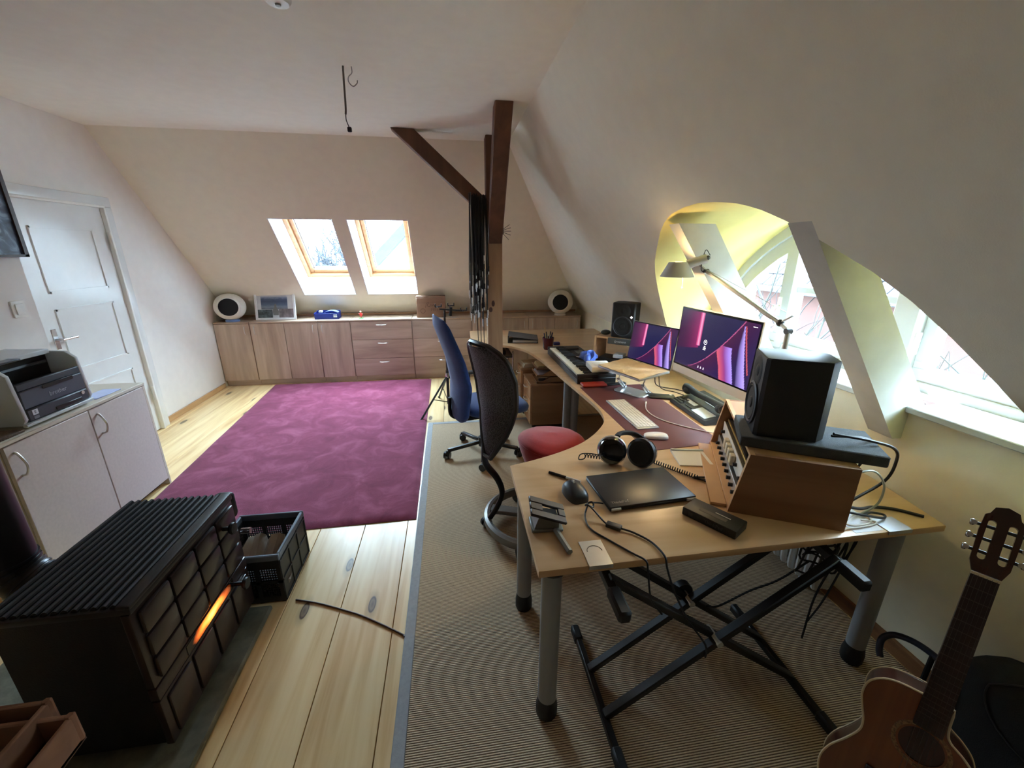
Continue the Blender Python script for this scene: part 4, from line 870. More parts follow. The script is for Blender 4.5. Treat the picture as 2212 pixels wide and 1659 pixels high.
# monitor
m_mw = M('monitor_white', c(226, 226, 220), .35, var=.01)
t = thing('computer_monitor', 'white framed monitor with violet login wallpaper on an arm', 'monitor', (1.506, 2.172, .935), -1.476)
mw, mh = .66, .43; tM = Matrix.Rotation(-.05, 4, 'X')
MB(tM).box((-mw/2, 0, 0), (mw/2, .042, mh), .006, 2).build('casing', m_mw, t)
MB(tM).box((-mw/2+.004, -.001, .052), (mw/2-.008, .002, mh-.004), .0005).build('bezel', m_bez, t)
scr = screen_mesh('screen', mw-.03, mh-.078, t, tM @ T(-.003, -.0016, .062), SCR)
FS = lambda x, z: tM @ frame((x, -.0022, z), (1, 0, 0), (0, 0, 1), (0, -1, 0))
MB(FS(-.06, .245)).lathe([(.012, 0), (.0145, 0), (.0145, .0004), (.012, .0004)], 20, None, False).sphere((0, .002, 0), (.005, .005, .0004), 10, 6).build('screen_icon', m_scrw, scr)
MB(FS(-.06, .219)).box((-.006, -.003, 0), (.006, .003, .0004)).box((-.011, -.013, 0), (.011, -.007, .0004)).box((-.013, -.021, 0), (.009, -.017, .0004)).build('screen_text', m_scrw, scr)
for k in range(3): MB(FS(-.085+k*.024, .09)).mesh([(-.005, -.004, 0), (.005, -.004, 0), (0, .006, 0)], [(0, 1, 2)]).box((-.006, -.009, 0), (.006, -.007, .0003)).build('screen_icon', m_scrw, scr)
MB(FS(mw/2-.05, mh-.035)).box((-.014, -.002, 0), (.0, .002, .0003)).box((.003, -.001, 0), (.016, .001, .0003)).build('screen_text', m_scrw, scr)
q = MB(); q.box((-.06, .042, .17), (.06, .055, .27), .003).cyl((0, .055, .22), (0, .1, .22), .025).bar((0, .1, .22), (.3, .16, .2), .05, .03, .006); q.build('monitor_arm', m_dkm, t)
q = MB(); q.cyl((.3, .16, -.2), (.3, .16, .24), .02, 16).cyl((.3, .16, -.205), (.3, .16, -.19), .05, 18); q.build('arm_post', m_dkm, t)

# ------------------------------------------------------------------ studio racks, speakers
m_rackw = WOOD('dark_beech_rack', c(158, 116, 82), c(128, 90, 60), 'x', .5, 5, 10); m_racke = M('beech_rack_edge', c(196, 154, 112), .5, var=.05); m_spk = M('speaker_black', c(22, 22, 23), .5, var=.05, bmp=.1, bs=300); m_spkt = M('speaker_satin', c(46, 49, 54), .55, var=.03); m_cone = M('speaker_cone', c(14, 14, 14), .75); m_foam = M('grey_foam', c(76, 80, 84), .95, var=.1, vs=40, bmp=.6, bs=500)
def rack(label, loc, rz, wd, dp, ht, slant):
    t = thing('studio_rack', label, 'rack', loc, rz)
    prof = [(0, 0), (dp, 0), (dp, ht), (slant, ht)]
    for y in (0, wd-.018): MB().prism(prof, 0, .018, frame((0, y+.018, 0), (1, 0, 0), (0, 0, 1), (0, -1, 0)), .001).build('side_panel', m_rackw, t)
    MB().box((slant+.002, .018, ht-.018), (dp, wd-.018, ht), .001).build('top_panel', WOOD('beech_rack_top', c(200, 160, 120), c(180, 138, 98), 'y', .28, 5, 12), t)
    MB().box((0, .018, 0), (dp, wd-.018, .018), .001).build('bottom_panel', m_racke, t)
    q = MB()
    for y in (-.0005, wd-.0175): q.mesh([(-.0008, y, 0), (-.0008, y+.018, 0), (slant-.0008, y+.018, ht), (slant-.0008, y, ht)], [(0, 1, 2, 3)])
    q.mesh([(slant-.001, .0, ht+.0005), (slant+.016, .0, ht+.0005), (slant+.016, wd, ht+.0005), (slant-.001, wd, ht+.0005)], [(0, 1, 2, 3)])
    q.build('front_edging', m_racke, t)
    return t
r1 = rack('beech studio rack with slanted front carrying the black speaker on foam', (1.042, 1.242, DZ), -.4775, .638, .384, .254, .041)
MB().box((-.06, .03, 0), (.0, .60, .012), .002).build('front_ledge', m_racke, r1)
R1 = Matrix.Translation((1.042, 1.242, DZ)) @ RZ(-.4775)
m_unit = M('silver_rack_unit', c(178, 176, 172), .35, .6, var=.04); m_gold = M('brass_edge', c(196, 164, 96), .3, .8)
def rack_unit(name, label, x, y, z, w_, h_, col, knobs, par):
    t = thing(name, label, 'audio unit'); t.matrix_world = par @ T(x, y, z)
    MB().box((0, 0, 0), (.2, w_, h_), .002).build('chassis', m_spk, t)
    MB().box((-.004, -.002, 0), (0, w_+.002, h_), .001).build('face_plate', col, t)
    for k in range(knobs): MB().cyl((-.004, .05+k*(w_-.1)/max(1, knobs-1), h_*.5), (-.02, .05+k*(w_-.1)/max(1, knobs-1), h_*.5), .0085, 10).build('knob', m_blk, t)
    return t
u1 = rack_unit('audio_interface', 'silver audio interface with black knobs in the near rack', .035, .03, .019, .575, .05, m_unit, 9, R1)
u2 = rack_unit('patch_unit', 'white rack patch unit above the audio interface in the near rack', .05, .03, .071, .575, .075, M('white_face', c(214, 210, 202), .4), 5, R1)
for k in range(4): MB().box((-.026, .2+k*.055, .015), (-.004, .238+k*.055, .06), .004).build('fader_tab', M('cream_tab', c(206, 196, 170), .4), u2)
u3 = rack_unit('rack_shelf', 'thin brass-edged shelf unit at the top of the near rack', .065, .03, .15, .575, .012, m_gold, 0, R1)
def speaker(label, Mx, w_, dp, ht, sticker=False):
    """local -x is the front"""
    t = thing('studio_speaker', label, 'speaker', group='black studio monitors'); t.matrix_world = Mx
    bv = .035
    prof = [(0, .012), (.012, 0), (w_-.012, 0), (w_, .012), (w_, dp-bv), (w_-bv*1.2, dp), (bv*1.2, dp), (0, dp-bv)]
    MB().prism([(d_, y) for y, d_ in prof], 0, ht, None, .003).build('cabinet', m_spk, t)
    MB().prism([(d_*.985+.003, y*.97+.003) for y, d_ in prof], ht-.0005, ht+.003, None, .001).build('top_cap', m_spkt, t)
    Fy = lambda y, z: frame((-.0005, y, z), (0, 1, 0), (0, 0, 1), (-1, 0, 0))
    R_ = w_*.42
    MB(Fy(w_/2, ht*.34)).lathe([(R_, 0), (R_*1.02, .006), (R_*.93, .009), (R_*.86, .004)], 36, None, False).build('woofer_ring', m_spkt, t)
    MB(Fy(w_/2, ht*.34)).lathe([(R_*.88, .004), (R_*.8, .008), (R_*.72, .002), (R_*.3, .0012), (R_*.24, .008), (0, .012)], 36).build('woofer_cone', m_cone, t)
    MB(Fy(w_/2, ht*.78)).lathe([(w_*.3, 0), (w_*.26, .004), (w_*.12, .001), (w_*.1, .004), (0, .007)], 30).build('tweeter', m_cone, t)
    if sticker: MB(Fy(.03, ht*.62)).prism([(-.012, 0), (0, -.012), (.012, 0), (0, .012)], 0, .001).build('sticker', M('glowing_white_sticker', c(240, 240, 240), .4, emis=.3), t)  # sticker brightened by a glow put into its material, no lamp
    return t
pad = thing('foam_pad', 'dark grey foam isolation pad under the black speaker on the near rack', 'pad'); pad.matrix_world = R1 @ T(.245, .175, .2545) @ RZ(-.06)
MB().box((-.225, -.12, 0), (.235, .12, .042), .004).build('foam_block', m_foam, pad)
speaker('black studio speaker on the foam pad of the near rack', R1 @ T(.055, .085, .2985), .2, .24, .30)
RZ2 = .85; L2 = (1.50, 3.17, DZ)
r2 = rack('dark wooden studio rack behind the open laptop under the far speaker', L2, RZ2, .36, .29, .265, .03)
R2 = Matrix.Translation(L2) @ RZ(RZ2)
speaker('black studio speaker with a white diamond sticker on the far rack', R2 @ T(.035, .022, .268), .2, .165, .288, True)
t = thing('speaker_plinth', 'grey speaker base plate with a small logo on the far rack', 'plinth'); t.matrix_world = R2 @ T(.02, .015, .212)
MB().box((-.018, .0, 0), (.0, .215, .052), .003).build('plate', M('plinth_grey', c(70, 70, 66), .5), t)
m_lgt = M('logo_grey', c(190, 190, 186), .4)
Fq = frame((-.0185, .095, .024), (0, -1, 0), (0, 0, 1), (-1, 0, 0))
text('YAMAHA', .02, m_lgt, t, Fq); MB(Fq @ T(-.052, 0, 0)).lathe([(.006, 0), (.009, 0), (.009, .0006), (.006, .0006)], 14, None, False).build('logo_ring', m_lgt, t)
t = thing('card_reader', 'black audio gear with cables inside the far rack', 'audio unit'); t.matrix_world = R2 @ T(.03, .05, .019)
MB().box((0, 0, 0), (.16, .26, .06), .004).build('chassis', m_spk, t); MB().box((-.01, .05, .07), (.1, .13, .1), .003).build('top_box', M('pale_grey_box', c(170, 176, 184), .4), t)
for k in range(4): MB().cyl((0, .05+k*.05, .03), (-.015, .05+k*.05, .03), .008, 8).build('knob', m_blk, t)
t = thing('eyeglass_case', 'dark oval glasses case lying on the far rack', 'case'); t.matrix_world = R2 @ T(.11, .29, .2655)
MB().sphere((0, 0, .022), (.05, .042, .022), 18, 10).build('shell', M('dark_green_case', c(30, 40, 36), .35), t)

# ------------------------------------------------------------------ electric piano
t = thing('electric_piano', 'black electric piano keyboard with white and black keys on the desk', 'piano', (.935, 2.885, DZ)); PW, PL, PH = .31, .985, .076
m_pn = M('piano_black', c(24, 24, 25), .4, var=.05)
q = MB(); q.box((.0, 0, 0), (PW, PL, .045), .004).box((.16, .0, .045), (PW, PL, PH), .004).box((0, 0, .045), (.16, .022, PH), .003).box((0, PL-.022, .045), (.16, PL, PH), .003).box((0, .022, .045), (.012, PL-.022, .055), .002); q.build('case', m_pn, t)
nk = 36; kw = (PL-.05)/nk; wm = bmk = None
for k in range(nk):
    if wm is None: o = MB().box((0, .0006, 0), (.147, kw-.0006, .018), .0015).build('white_key', M('piano_white', c(232, 226, 206), .3, var=.01), t); wm = o.data
    else: o = bpy.data.objects.new('white_key', wm); COL.objects.link(o); o.parent = t
    o.location = (.013, .025+k*kw, .05)
    if k % 7 in (0, 1, 3, 4, 5) and k < nk-1:
        if bmk is None: o = MB().box((0, -.0065, 0), (.095, .0065, .012), .002).build('black_key', m_blk, t); bmk = o.data
        else: o = bpy.data.objects.new('black_key', bmk); COL.objects.link(o); o.parent = t
        o.location = (.066, .025+(k+1)*kw, .068)
for k in range(14): MB().box((.19+(k % 2)*.04, .12+(k//2)*.07, PH), (.215+(k % 2)*.04, .15+(k//2)*.07, PH+.004), .001).build('panel_button', M('button_grey', c(70, 70, 72), .5), t)
MB().box((.2, .64, PH), (.28, .78, PH+.002), .001).build('display', M('lcd_dark', c(40, 46, 52), .2), t)
t = thing('tissue_box', 'white folded paper box on the near end of the electric piano', 'box', (1.15, 3.01, DZ+PH+.001), -.08); MB().box((-.085, -.1, 0), (.09, .1, .045), .008, 2).build('carton', M('white_carton', c(236, 230, 222), .7, bmp=.2, bs=20), t); MB().box((-.05, -.06, .045), (.06, .06, .0462), .001).build('lid_panel', M('white_carton2', c(226, 218, 208), .8), t)
def crumple(u, v):
    a = u*2*PI; r = .085*(1+.22*math.sin(3*a+1)+.1*math.sin(5*a))*(math.sin(v*PI/2)**.7); z = .055*math.cos(v*PI/2)*(1+.35*math.sin(2*a+4*v))+.012*math.sin(a*4+v*9)
    return Vector((r*math.cos(a)*.85, r*math.sin(a), max(.0, z)))
tag(MB(T(1.17, 3.33, DZ+PH+.0)).grid(crumple, 40, 14, None, True).build('blue_cloth', M('blue_satin_cloth', c(64, 96, 176), .35, var=.25, vs=14, sheen=.3)), 'crumpled blue cloth lying on the electric piano', 'cloth')
tag(MB().tube(spline([(1.09, 3.42, DZ+PH+.004), (1.10, 3.37, DZ+PH+.012), (1.13, 3.34, DZ+PH+.004)], 5), .004, 6).build('white_clip', m_wpl), 'small white plastic clip beside the crumpled blue cloth', 'clip')
tag(MB().box((1.01, 3.70, DZ+PH), (1.2, 3.735, DZ+PH+.014), .005, 2).build('black_pen_case', m_blk), 'slim black pen case across the far end of the piano', 'case')
tag(MB().box((-.095, -.042, 0), (.095, .042, .022), .01, 3).build('red_case', M('red_leatherette', c(176, 52, 42), .45)), 'small red zip case in front of the electric piano', 'case').location = (1.045, 2.825, DZ+.004)
o = MB(T(1.22, 2.83, DZ+.004)).box((-.075, -.02, 0), (.085, .02, .012), .005, 2, RZ(.16)).build('black_pouch', m_blk); tag(o, 'narrow black pouch between the red case and the laptop stand', 'pouch')
t = thing('pen_pot', 'maroon pot full of pens and brushes on the desk', 'pot', (.985, 4.07, DZ))
MB().lathe([(.042, 0), (.05, .02), (.06, .11), (.062, .125), (.056, .125), (.05, .03), (0, .028)], 24).build('pot', M('maroon_glaze', c(84, 26, 30), .25), t)
rnd = random.Random(9)
for k, (cl_, L) in enumerate((((30, 30, 34), .17), ((40, 40, 44), .18), ((190, 190, 190), .15), ((200, 160, 110), .23), ((30, 36, 80), .17), ((28, 28, 30), .19), ((160, 160, 164), .16), ((44, 44, 90), .18))):
    a = k*.8; MB().cyl((.015*math.cos(a), .015*math.sin(a), .035), (.045*math.cos(a), .045*math.sin(a), L), .0055, 8).build('pen', M('pen_%d' % k, c(*cl_), .4), t)
t = thing('ring_binder', 'dark grey lever-arch binder lying on the back wing of the desk', 'binder', (.80, 4.53, DZ), -.17); m_bd = M('binder_grey', c(78, 80, 82), .6, var=.15, vs=30)
q = MB(); q.mesh([(-.16, -.14, .074), (.17, -.14, .032), (.17, .16, .032), (-.16, .16, .074), (-.16, -.14, .078), (.17, -.14, .036), (.17, .16, .036), (-.16, .16, .078)], [(0, 3, 2, 1), (4, 5, 6, 7), (0, 1, 5, 4), (1, 2, 6, 5), (2, 3, 7, 6), (3, 0, 4, 7)]).box((-.164, -.14, 0), (-.159, .16, .078)).box((-.16, -.14, 0), (.17, .16, .004)); q.build('cover', m_bd, t); MB().box((-.11, -.13, .005), (.16, .15, .028)).build('paper_stack', M('binder_paper', c(206, 208, 210), .8), t)
tag(MB().box((1.09, 4.24, DZ), (1.16, 4.29, DZ+.03), .005).build('blue_box', M('dark_blue_card', c(30, 34, 110), .5)), 'small dark blue box on the desk behind the piano', 'box')
# ------------------------------------------------------------------ front wing of the desk
t = thing('closed_laptop', 'closed black laptop on the front wing of the desk', 'laptop', (.762, 1.435, DZ), .075); m_tp = M('laptop_black', c(34, 33, 32), .38, var=.04)
MB().box((-.19, -.122, .003), (.19, .122, .014), .003).build('base', M('laptop_dark', c(22, 22, 22), .5), t); MB().box((-.19, -.122, .0145), (.19, .122, .023), .004, 2).build('lid', m_tp, t)
text('ThinkPad', .02, M('dim_silver', c(120, 114, 104), .4), t, T(-.135, -.095, .0234)); MB().sphere((-.098, -.087, .0234), (.0022, .0022, .0006), 8, 6).build('logo_dot', M('logo_light', c(220, 200, 190), .4), t)
for x in (-.165, .165): MB().cyl((x-.02, -.1225, .012), (x+.02, -.1225, .012), .006, 8).build('hinge', m_steel, t)
t = thing('docking_station', 'black docking station beside the near rack', 'dock', (.948, 1.192, DZ), -1.02)
MB().box((-.1, -.048, .0), (.1, .048, .034), .004, 2).build('housing', M('dock_black', c(26, 26, 25), .5), t); MB().box((-.05, -.02, .034), (.05, .0, .0346)).build('label', M('dock_label', c(70, 64, 56), .5), t); MB().box((.0, .008, .034), (.055, .012, .0348)).build('light_bar', M('dock_bar', c(200, 190, 176), .4), t)
MB().box((-.075, -.0485, .01), (-.058, -.0478, .024)).build('port', M('port_grey', c(60, 60, 62), .4), t); text('ThinkPad', .018, M('dock_text', c(64, 64, 66), .5), t, frame((.02, -.0486, .017), (1, 0, 0), (0, 0, 1), (0, -1, 0)))
t = thing('pen', 'black and silver ballpoint pen on the front wing of the desk', 'pen'); A = Vector((.416, 1.623, DZ+.007)); B_ = Vector((.534, 1.522, DZ+.007)); C_ = A.lerp(B_, .55)
MB().cyl(A, C_, .0065, 10).build('barrel', m_blk, t); MB().cyl(C_, B_, .0058, 10).build('clip_end', m_steel, t)
t = thing('black_mouse', 'black ergonomic mouse beside the closed laptop', 'mouse', (.482, 1.435, DZ), 1.75)
MB().grid(mouse_shell(.128, .09, .052), 22, 14).build('shell', M('mouse_black', c(34, 35, 38), .4), t); MB().cyl((.02, -.004, .05), (.02, .004, .05), .011, 12).build('scroll_wheel', m_steel, t)
t = thing('hole_punch', 'brown and grey metal hole punch with its lever raised at the desk corner', 'punch', (.315, 1.262, DZ), -.05); m_pg = M('punch_grey', c(120, 122, 118), .45, .3); m_pb = M('punch_brown', c(40, 32, 29), .5)
MB().box((-.055, -.045, 0), (.06, .045, .012), .003).prism([(-.045, .0), (.045, .0), (.045, .03), (-.03, .045)], -.035, .035, frame((0, 0, .012), (1, 0, 0), (0, 0, 1), (0, -1, 0))).build('base', m_pg, t)
q = MB(T(.005, .0, .06) @ Matrix.Rotation(.35, 4, 'Y') @ Matrix.Rotation(.15, 4, 'X')); q.box((-.07, -.05, 0), (.07, -.018, .012), .003).box((-.07, .018, 0), (.07, .05, .012), .003).box((-.07, -.018, 0), (-.02, .018, .012), .003).box((.04, -.018, 0), (.07, .018, .012), .003); q.build('lever', m_pb, t)
MB().cyl((.03, -.05, .014), (.055, -.165, .012), .011, 6).build('paper_guide', m_pg, t)
t = thing('usb_adapter', 'black USB adapter with looped cables by the closed laptop', 'cable')
MB().box((-.028, -.013, 0), (.028, .013, .015), .003, 2, T(.562, 1.21, DZ) @ RZ(-.68)).build('adapter', M('adapter_black', c(30, 29, 28), .45), t)
MB().tube(spline([(.572, 1.345, DZ+.012), (.545, 1.355, DZ+.012), (.50, 1.33, DZ+.03), (.508, 1.29, DZ+.03), (.535, 1.24, DZ+.008), (.545, 1.224, DZ+.008)], 6), .0032, 6).tube(spline([(.58, 1.194, DZ+.008), (.62, 1.165, DZ+.006), (.66, 1.11, DZ+.005), (.672, 1.04, DZ+.004), (.675, 1.02, DZ-.03), (.70, 1.0, .62), (.76, .99, .5), (.84, .985, .38), (.88, 1.02, .27), (.95, 1.1, .22)], 6), .0036, 6).tube(spline([(.50, 1.325, DZ+.03), (.475, 1.28, DZ+.008), (.475, 1.21, DZ+.004), (.52, 1.14, DZ+.004), (.57, 1.07, DZ+.004), (.60, 1.028, DZ+.004), (.605, 1.015, DZ-.03), (.62, 1.0, .6), (.66, .99, .54)], 6), .0032, 6).build('cord', m_blk, t)
MB().tube([(.505+.016*math.cos(a), 1.32+.012*math.sin(a), DZ+.03+.006*math.sin(2*a)) for a in (k*PI/8 for k in range(16))], .004, 6, closed=True).build('knot', m_blk, t)
# headphones with coiled cord
t = thing('headphones', 'large black closed headphones lying on the desk', 'headphones'); m_hb = M('headphone_gloss', c(14, 14, 15), .12, coat=.5); m_hg = M('headphone_grey', c(150, 146, 140), .35, .3)
def cup(ce, ax, par):
    ax = Vector(ax).normalized(); x = ax.orthogonal().normalized(); F = frame(ce, x, ax.cross(x), ax)
    MB(F).lathe([(0, .034), (.036, .032), (.058, .024), (.066, .008), (.066, -.008), (0, -.008)], 30).build('ear_cup', m_hb, par)
    MB(F).lathe([(.066, -.008), (.07, -.014), (.068, -.034), (.055, -.042), (.036, -.036), (0, -.03)], 30).build('ear_pad', m_hg if ce[2] > .795 else m_blk, par)
cup((.728, 1.665, .803), (-.35, -.85, .25), t); cup((.885, 1.66, .785), (.75, .55, -.25), t)
band = spline([(.755, 1.70, .842), (.80, 1.745, .85), (.875, 1.765, .835), (.935, 1.735, .80), (.945, 1.685, .775), (.905, 1.655, .768)], 6)
MB().tube(band, .015, 10, sq=.55).build('headband', m_blk, t); MB().tube(band[2:-2], .019, 10, sq=.6).build('headband_pad', M('soft_black', c(20, 20, 20), .8), t)
def coil(p, q_, r, turns, name='coiled_cord'):
    p = Vector(p); q_ = Vector(q_); ax = (q_-p).normalized(); x = ax.orthogonal().normalized(); y = ax.cross(x); n = turns*10
    return MB().tube([p.lerp(q_, k/n)+x*r*math.cos(2*PI*k/10)+y*r*math.sin(2*PI*k/10) for k in range(n+1)], .0026, 5)
coil((.925, 1.652, DZ+.012), (1.06, 1.475, DZ+.012), .0085, 20).build('coiled_cord', m_blk, t); coil((.61, 1.715, DZ+.03), (.69, 1.70, DZ+.02), .008, 6).build('coiled_cord', m_blk, t)
MB().tube(spline([(.69, 1.655, DZ+.05), (.64, 1.70, DZ+.045), (.60, 1.73, DZ+.03), (.585, 1.715, DZ+.012), (.605, 1.70, DZ+.02), (.62, 1.715, DZ+.03)], 6), .003, 6).build('cord', m_blk, t)
t = thing('black_cables', 'thin black cables running from the coiled cord to the rack', 'cable')
MB().tube(spline([(1.06, 1.475, DZ+.01), (1.10, 1.42, DZ+.004), (1.14, 1.36, DZ+.004), (1.16, 1.31, DZ+.03)], 6), .0035, 6).tube(spline([(1.05, 1.49, DZ+.004), (1.11, 1.44, DZ+.004), (1.15, 1.37, DZ+.004), (1.17, 1.32, DZ+.03)], 6), .005, 6).tube(spline([(1.05, 1.495, DZ+.004), (1.13, 1.49, DZ+.004), (1.20, 1.56, DZ+.004), (1.23, 1.66, DZ+.004), (1.27, 1.74, DZ+.004), (1.36, 1.80, DZ+.01)], 6), .0035, 6).build('cord', m_blk, t)
MB().cyl((1.09, 1.385, DZ+.006), (1.115, 1.345, DZ+.006), .006, 8).cyl((1.115, 1.345, DZ+.006), (1.127, 1.325, DZ+.006), .0035, 6).build('jack_plug', m_blk, t)
t = thing('screen_cables', 'two thin dark cables lying on the desk below the monitor', 'cable')
MB().tube(spline([(1.47, 2.66, DZ+.12), (1.50, 2.66, DZ+.02), (1.58, 2.6, DZ+.004), (1.62, 2.48, DZ+.004), (1.60, 2.38, DZ+.004), (1.63, 2.3, DZ+.03)], 6), .003, 6).tube(spline([(1.45, 2.68, DZ+.12), (1.5, 2.72, DZ+.02), (1.62, 2.66, DZ+.004), (1.7, 2.52, DZ+.004), (1.76, 2.4, DZ+.004)], 6), .004, 6).build('cord', M('dark_red_cable', c(48, 26, 24), .5), t)
# cables behind the near rack
for k, (lb, mt, r, pts) in enumerate((
    ('black speaker lead looping from the near speaker down to the desk', m_blk, .0055, [(1.36, 1.18, 1.07), (1.50, 1.15, 1.045), (1.62, 1.16, 1.0), (1.70, 1.20, .92), (1.69, 1.21, .83), (1.55, 1.2, .76)]),
    ('black power lead bending from the near speaker over the foam pad', m_blk, .005, [(1.36, 1.185, 1.06), (1.48, 1.17, 1.05), (1.58, 1.2, 1.0), (1.62, 1.25, .92), (1.60, 1.27, .83), (1.56, 1.27, .75)]),
    ('grey-white lead arching behind the near rack', M('grey_white_cable', c(176, 178, 160), .5), .004, [(1.40, 1.12, .93), (1.50, 1.12, .94), (1.58, 1.13, .87), (1.58, 1.13, .79), (1.53, 1.14, .74)]),
    ('thick black lead lying along the back edge of the desk', m_blk, .006, [(1.42, 1.12, .80), (1.52, 1.14, .765), (1.62, 1.17, .742), (1.70, 1.15, .737), (1.76, 1.095, .737)]),
    ('white lead coiled on the desk behind the near rack', m_wc, .0035, [(1.40, 1.09, .745), (1.46, 1.12, .75), (1.52, 1.15, .74), (1.55, 1.12, .736), (1.51, 1.09, .736), (1.44, 1.085, .738), (1.42, 1.1, .742), (1.48, 1.13, .745), (1.56, 1.145, .737)]),
    ('black lead curled over the white lead behind the near rack', m_blk, .0045, [(1.41, 1.10, .79), (1.5, 1.1, .765), (1.58, 1.1, .745), (1.61, 1.12, .742), (1.58, 1.145, .738), (1.53, 1.13, .742)]),
    ('thin white lead tucked beside the aluminium grommet plate', m_wc, .003, [(1.39, 1.075, .737), (1.45, 1.075, .736), (1.52, 1.08, .736), (1.545, 1.095, .737), (1.50, 1.11, .737)]))):
    tag(MB().tube(spline(pts, 7), r, 7).build('audio_lead', mt), lb, 'cable')
tag(MB().box((1.42, 1.055, DZ), (1.54, 1.2, DZ+.001)).build('paper_sheet', M('white_paper', c(222, 220, 224), .7)), 'loose white sheet of paper under the leads behind the near rack', 'paper')
# lamp
t = thing('desk_lamp', 'silver balanced-arm desk lamp switched on over the desk', 'lamp', (1.5, 1.63, .9845)); m_lal = M('lamp_aluminium', c(206, 206, 204), .45, .1, var=.02)
MB().lathe([(.06, 0), (.06, .012), (.012, .018), (.012, .03), (0, .03)], 28).build('base', m_lal, t)
O = Vector((1.5, 1.63, .9845)); J1 = Vector((1.5, 1.63, 1.359))-O; J2 = Vector((1.5, 1.686, 1.388))-O; SP = Vector((1.5, 1.622, 1.43))-O; J3 = Vector((1.361, 2.1, 1.601))-O; J4 = Vector((1.325, 2.115, 1.635))-O
q = MB(); q.cyl((0, 0, .02), J1, .011, 12).cyl((.02, .012, .02), J1+Vector((.0, .012, -.02)), .004, 6); q.build('lower_arm', m_lal, t)
MB().cyl(J1, J2, .0085).bar(J2, SP, .014, .006, .002).build('elbow', m_lal, t); MB().sphere(J2, .017, 12, 8).cyl(J1-Vector((.014, 0, 0)), J1+Vector((.014, 0, 0)), .013, 12).cyl(J3-Vector((.014, .0, 0)), J3+Vector((.014, .0, 0)), .01, 10).build('joint', m_dkm, t)
d_ = (J3-J2).normalized(); MB().bar(J2, J3, .017, .017, .004).cyl(J2+d_*.05+Vector((0, 0, -.01)), J2+d_*.12+Vector((0, 0, -.01)), .004, 6).build('upper_arm', m_lal, t)
MB().tube([SP, J3+Vector((0, .01, .012))], .0012, 5).build('tension_wire', m_steel, t)
HC_ = Vector((1.232, 2.16, 1.61))-O
MB().cyl(J3, J4, .009, 8).cyl(J4+Vector((.03, -.015, .03)), HC_+Vector((.04, -.02, .022)), .024, 14).build('head_bracket', m_lal, t); MB().sphere(J4+Vector((.035, -.018, .033)), .012, 10, 8).build('joint', m_dkm, t)
MB(T(*HC_)).lathe([(.088, -.042), (.05, .034), (.018, .036), (.016, .033), (.047, .031), (.0855, -.042)], 36, None, False).build('lamp_shade', m_lal, t)
MB(T(*(HC_+Vector((0, 0, -.012))))).sphere((0, 0, 0), (.02, .02, .024), 14, 10).build('bulb', M('warm_bulb', c(255, 214, 150), .5, emis=6, ecol=(1, .72, .38)), t)
MB().tube([HC_+Vector((.03, -.01, -.04)), HC_+Vector((.032, -.012, -.1))], .001, 4).sphere(HC_+Vector((.032, -.012, -.1)), .005, 8, 6).build('pull_switch', M('clear_plastic', c(220, 214, 190), .2), t)
MB().tube(spline([J3+Vector((0, 0, -.008)), J3+Vector((-.03, 0, .01)), J4+Vector((.02, -.01, .07)), J4+Vector((.045, -.02, .045))], 5), .0022, 5).build('lamp_cord', m_blk, t)
lt = bpy.data.lights.new('lamp_light', 'POINT'); lt.energy = 1.2; lt.color = (1, .70, .38); lt.shadow_soft_size = .022
lo = bpy.data.objects.new('lamp_light', lt); COL.objects.link(lo); lo.parent = t; lo.location = HC_+Vector((0, 0, -.045))
lt2 = bpy.data.lights.new('lamp_light', 'POINT'); lt2.energy = .3; lt2.color = (1, .68, .3); lt2.shadow_soft_size = .008
lo = bpy.data.objects.new('lamp_light', lt2); COL.objects.link(lo); lo.parent = t; lo.location = HC_+Vector((0, 0, .028))
# ------------------------------------------------------------------ drawer units and trays under the desk
m_ped = WOOD('beech_pedestal', c(196, 154, 112), c(168, 126, 86), 'z', .5, 5, 10); m_peds = WOOD('dark_beech_side', c(170, 128, 90), c(142, 104, 70), 'x', .5, 5, 10)
def pedestal(label, x, y, w_, dp, ht):
    t = thing('drawer_pedestal', label, 'pedestal', (x, y, 0), 0, 'drawer units under the desk')
    MB().box((.02, 0, .045), (dp, w_, ht-.02), .002).build('carcass', m_peds, t); MB().box((0, -.003, ht-.02), (dp, w_+.003, ht), .002).build('top_panel', m_ped, t)
    for k in range(3):
        z0 = .055+k*(ht-.08)/3; z1 = z0+(ht-.08)/3-.005; dr = MB().box((0, .004, z0), (.019, w_-.004, z1), .002).build('drawer', m_ped, t)
        MB().tube(spline([(0, w_/2-.05, z1-.04), (-.025, w_/2-.035, z1-.04), (-.03, w_/2, z1-.04), (-.025, w_/2+.035, z1-.04), (0, w_/2+.05, z1-.04)], 4), .005, 6).build('handle', m_steel, dr)
    for a in (.05, dp-.05):
        for b in (.05, w_-.05): MB().cyl((a, b, .0), (a, b, .045), .02, 10).build('castor', m_blk, t)
pedestal('beech drawer pedestal carrying letter trays under the desk', .735, 3.70, .38, .40, .475); pedestal('beech drawer pedestal behind the tray pedestal under the desk', .71, 4.10, .22, .38, .53)
m_tray = WOOD('wooden_tray', c(190, 146, 104), c(160, 118, 80), 'x', .5, 5, 10)
def paper(label, x, y, z, w_, d_, h_, rz, col):
    t = thing('paper_stack', label, 'paper', (x, y, z), rz)
    for k in range(4): MB().box((-w_/2+k*.004, -d_/2-k*.003, k*h_/4), (w_/2+k*.003, d_/2-k*.004, (k+1)*h_/4-.0005)).build('sheet_bundle', M('paper_%d_%d_%d' % col, c(*col), .8, var=.08, vs=8), t)
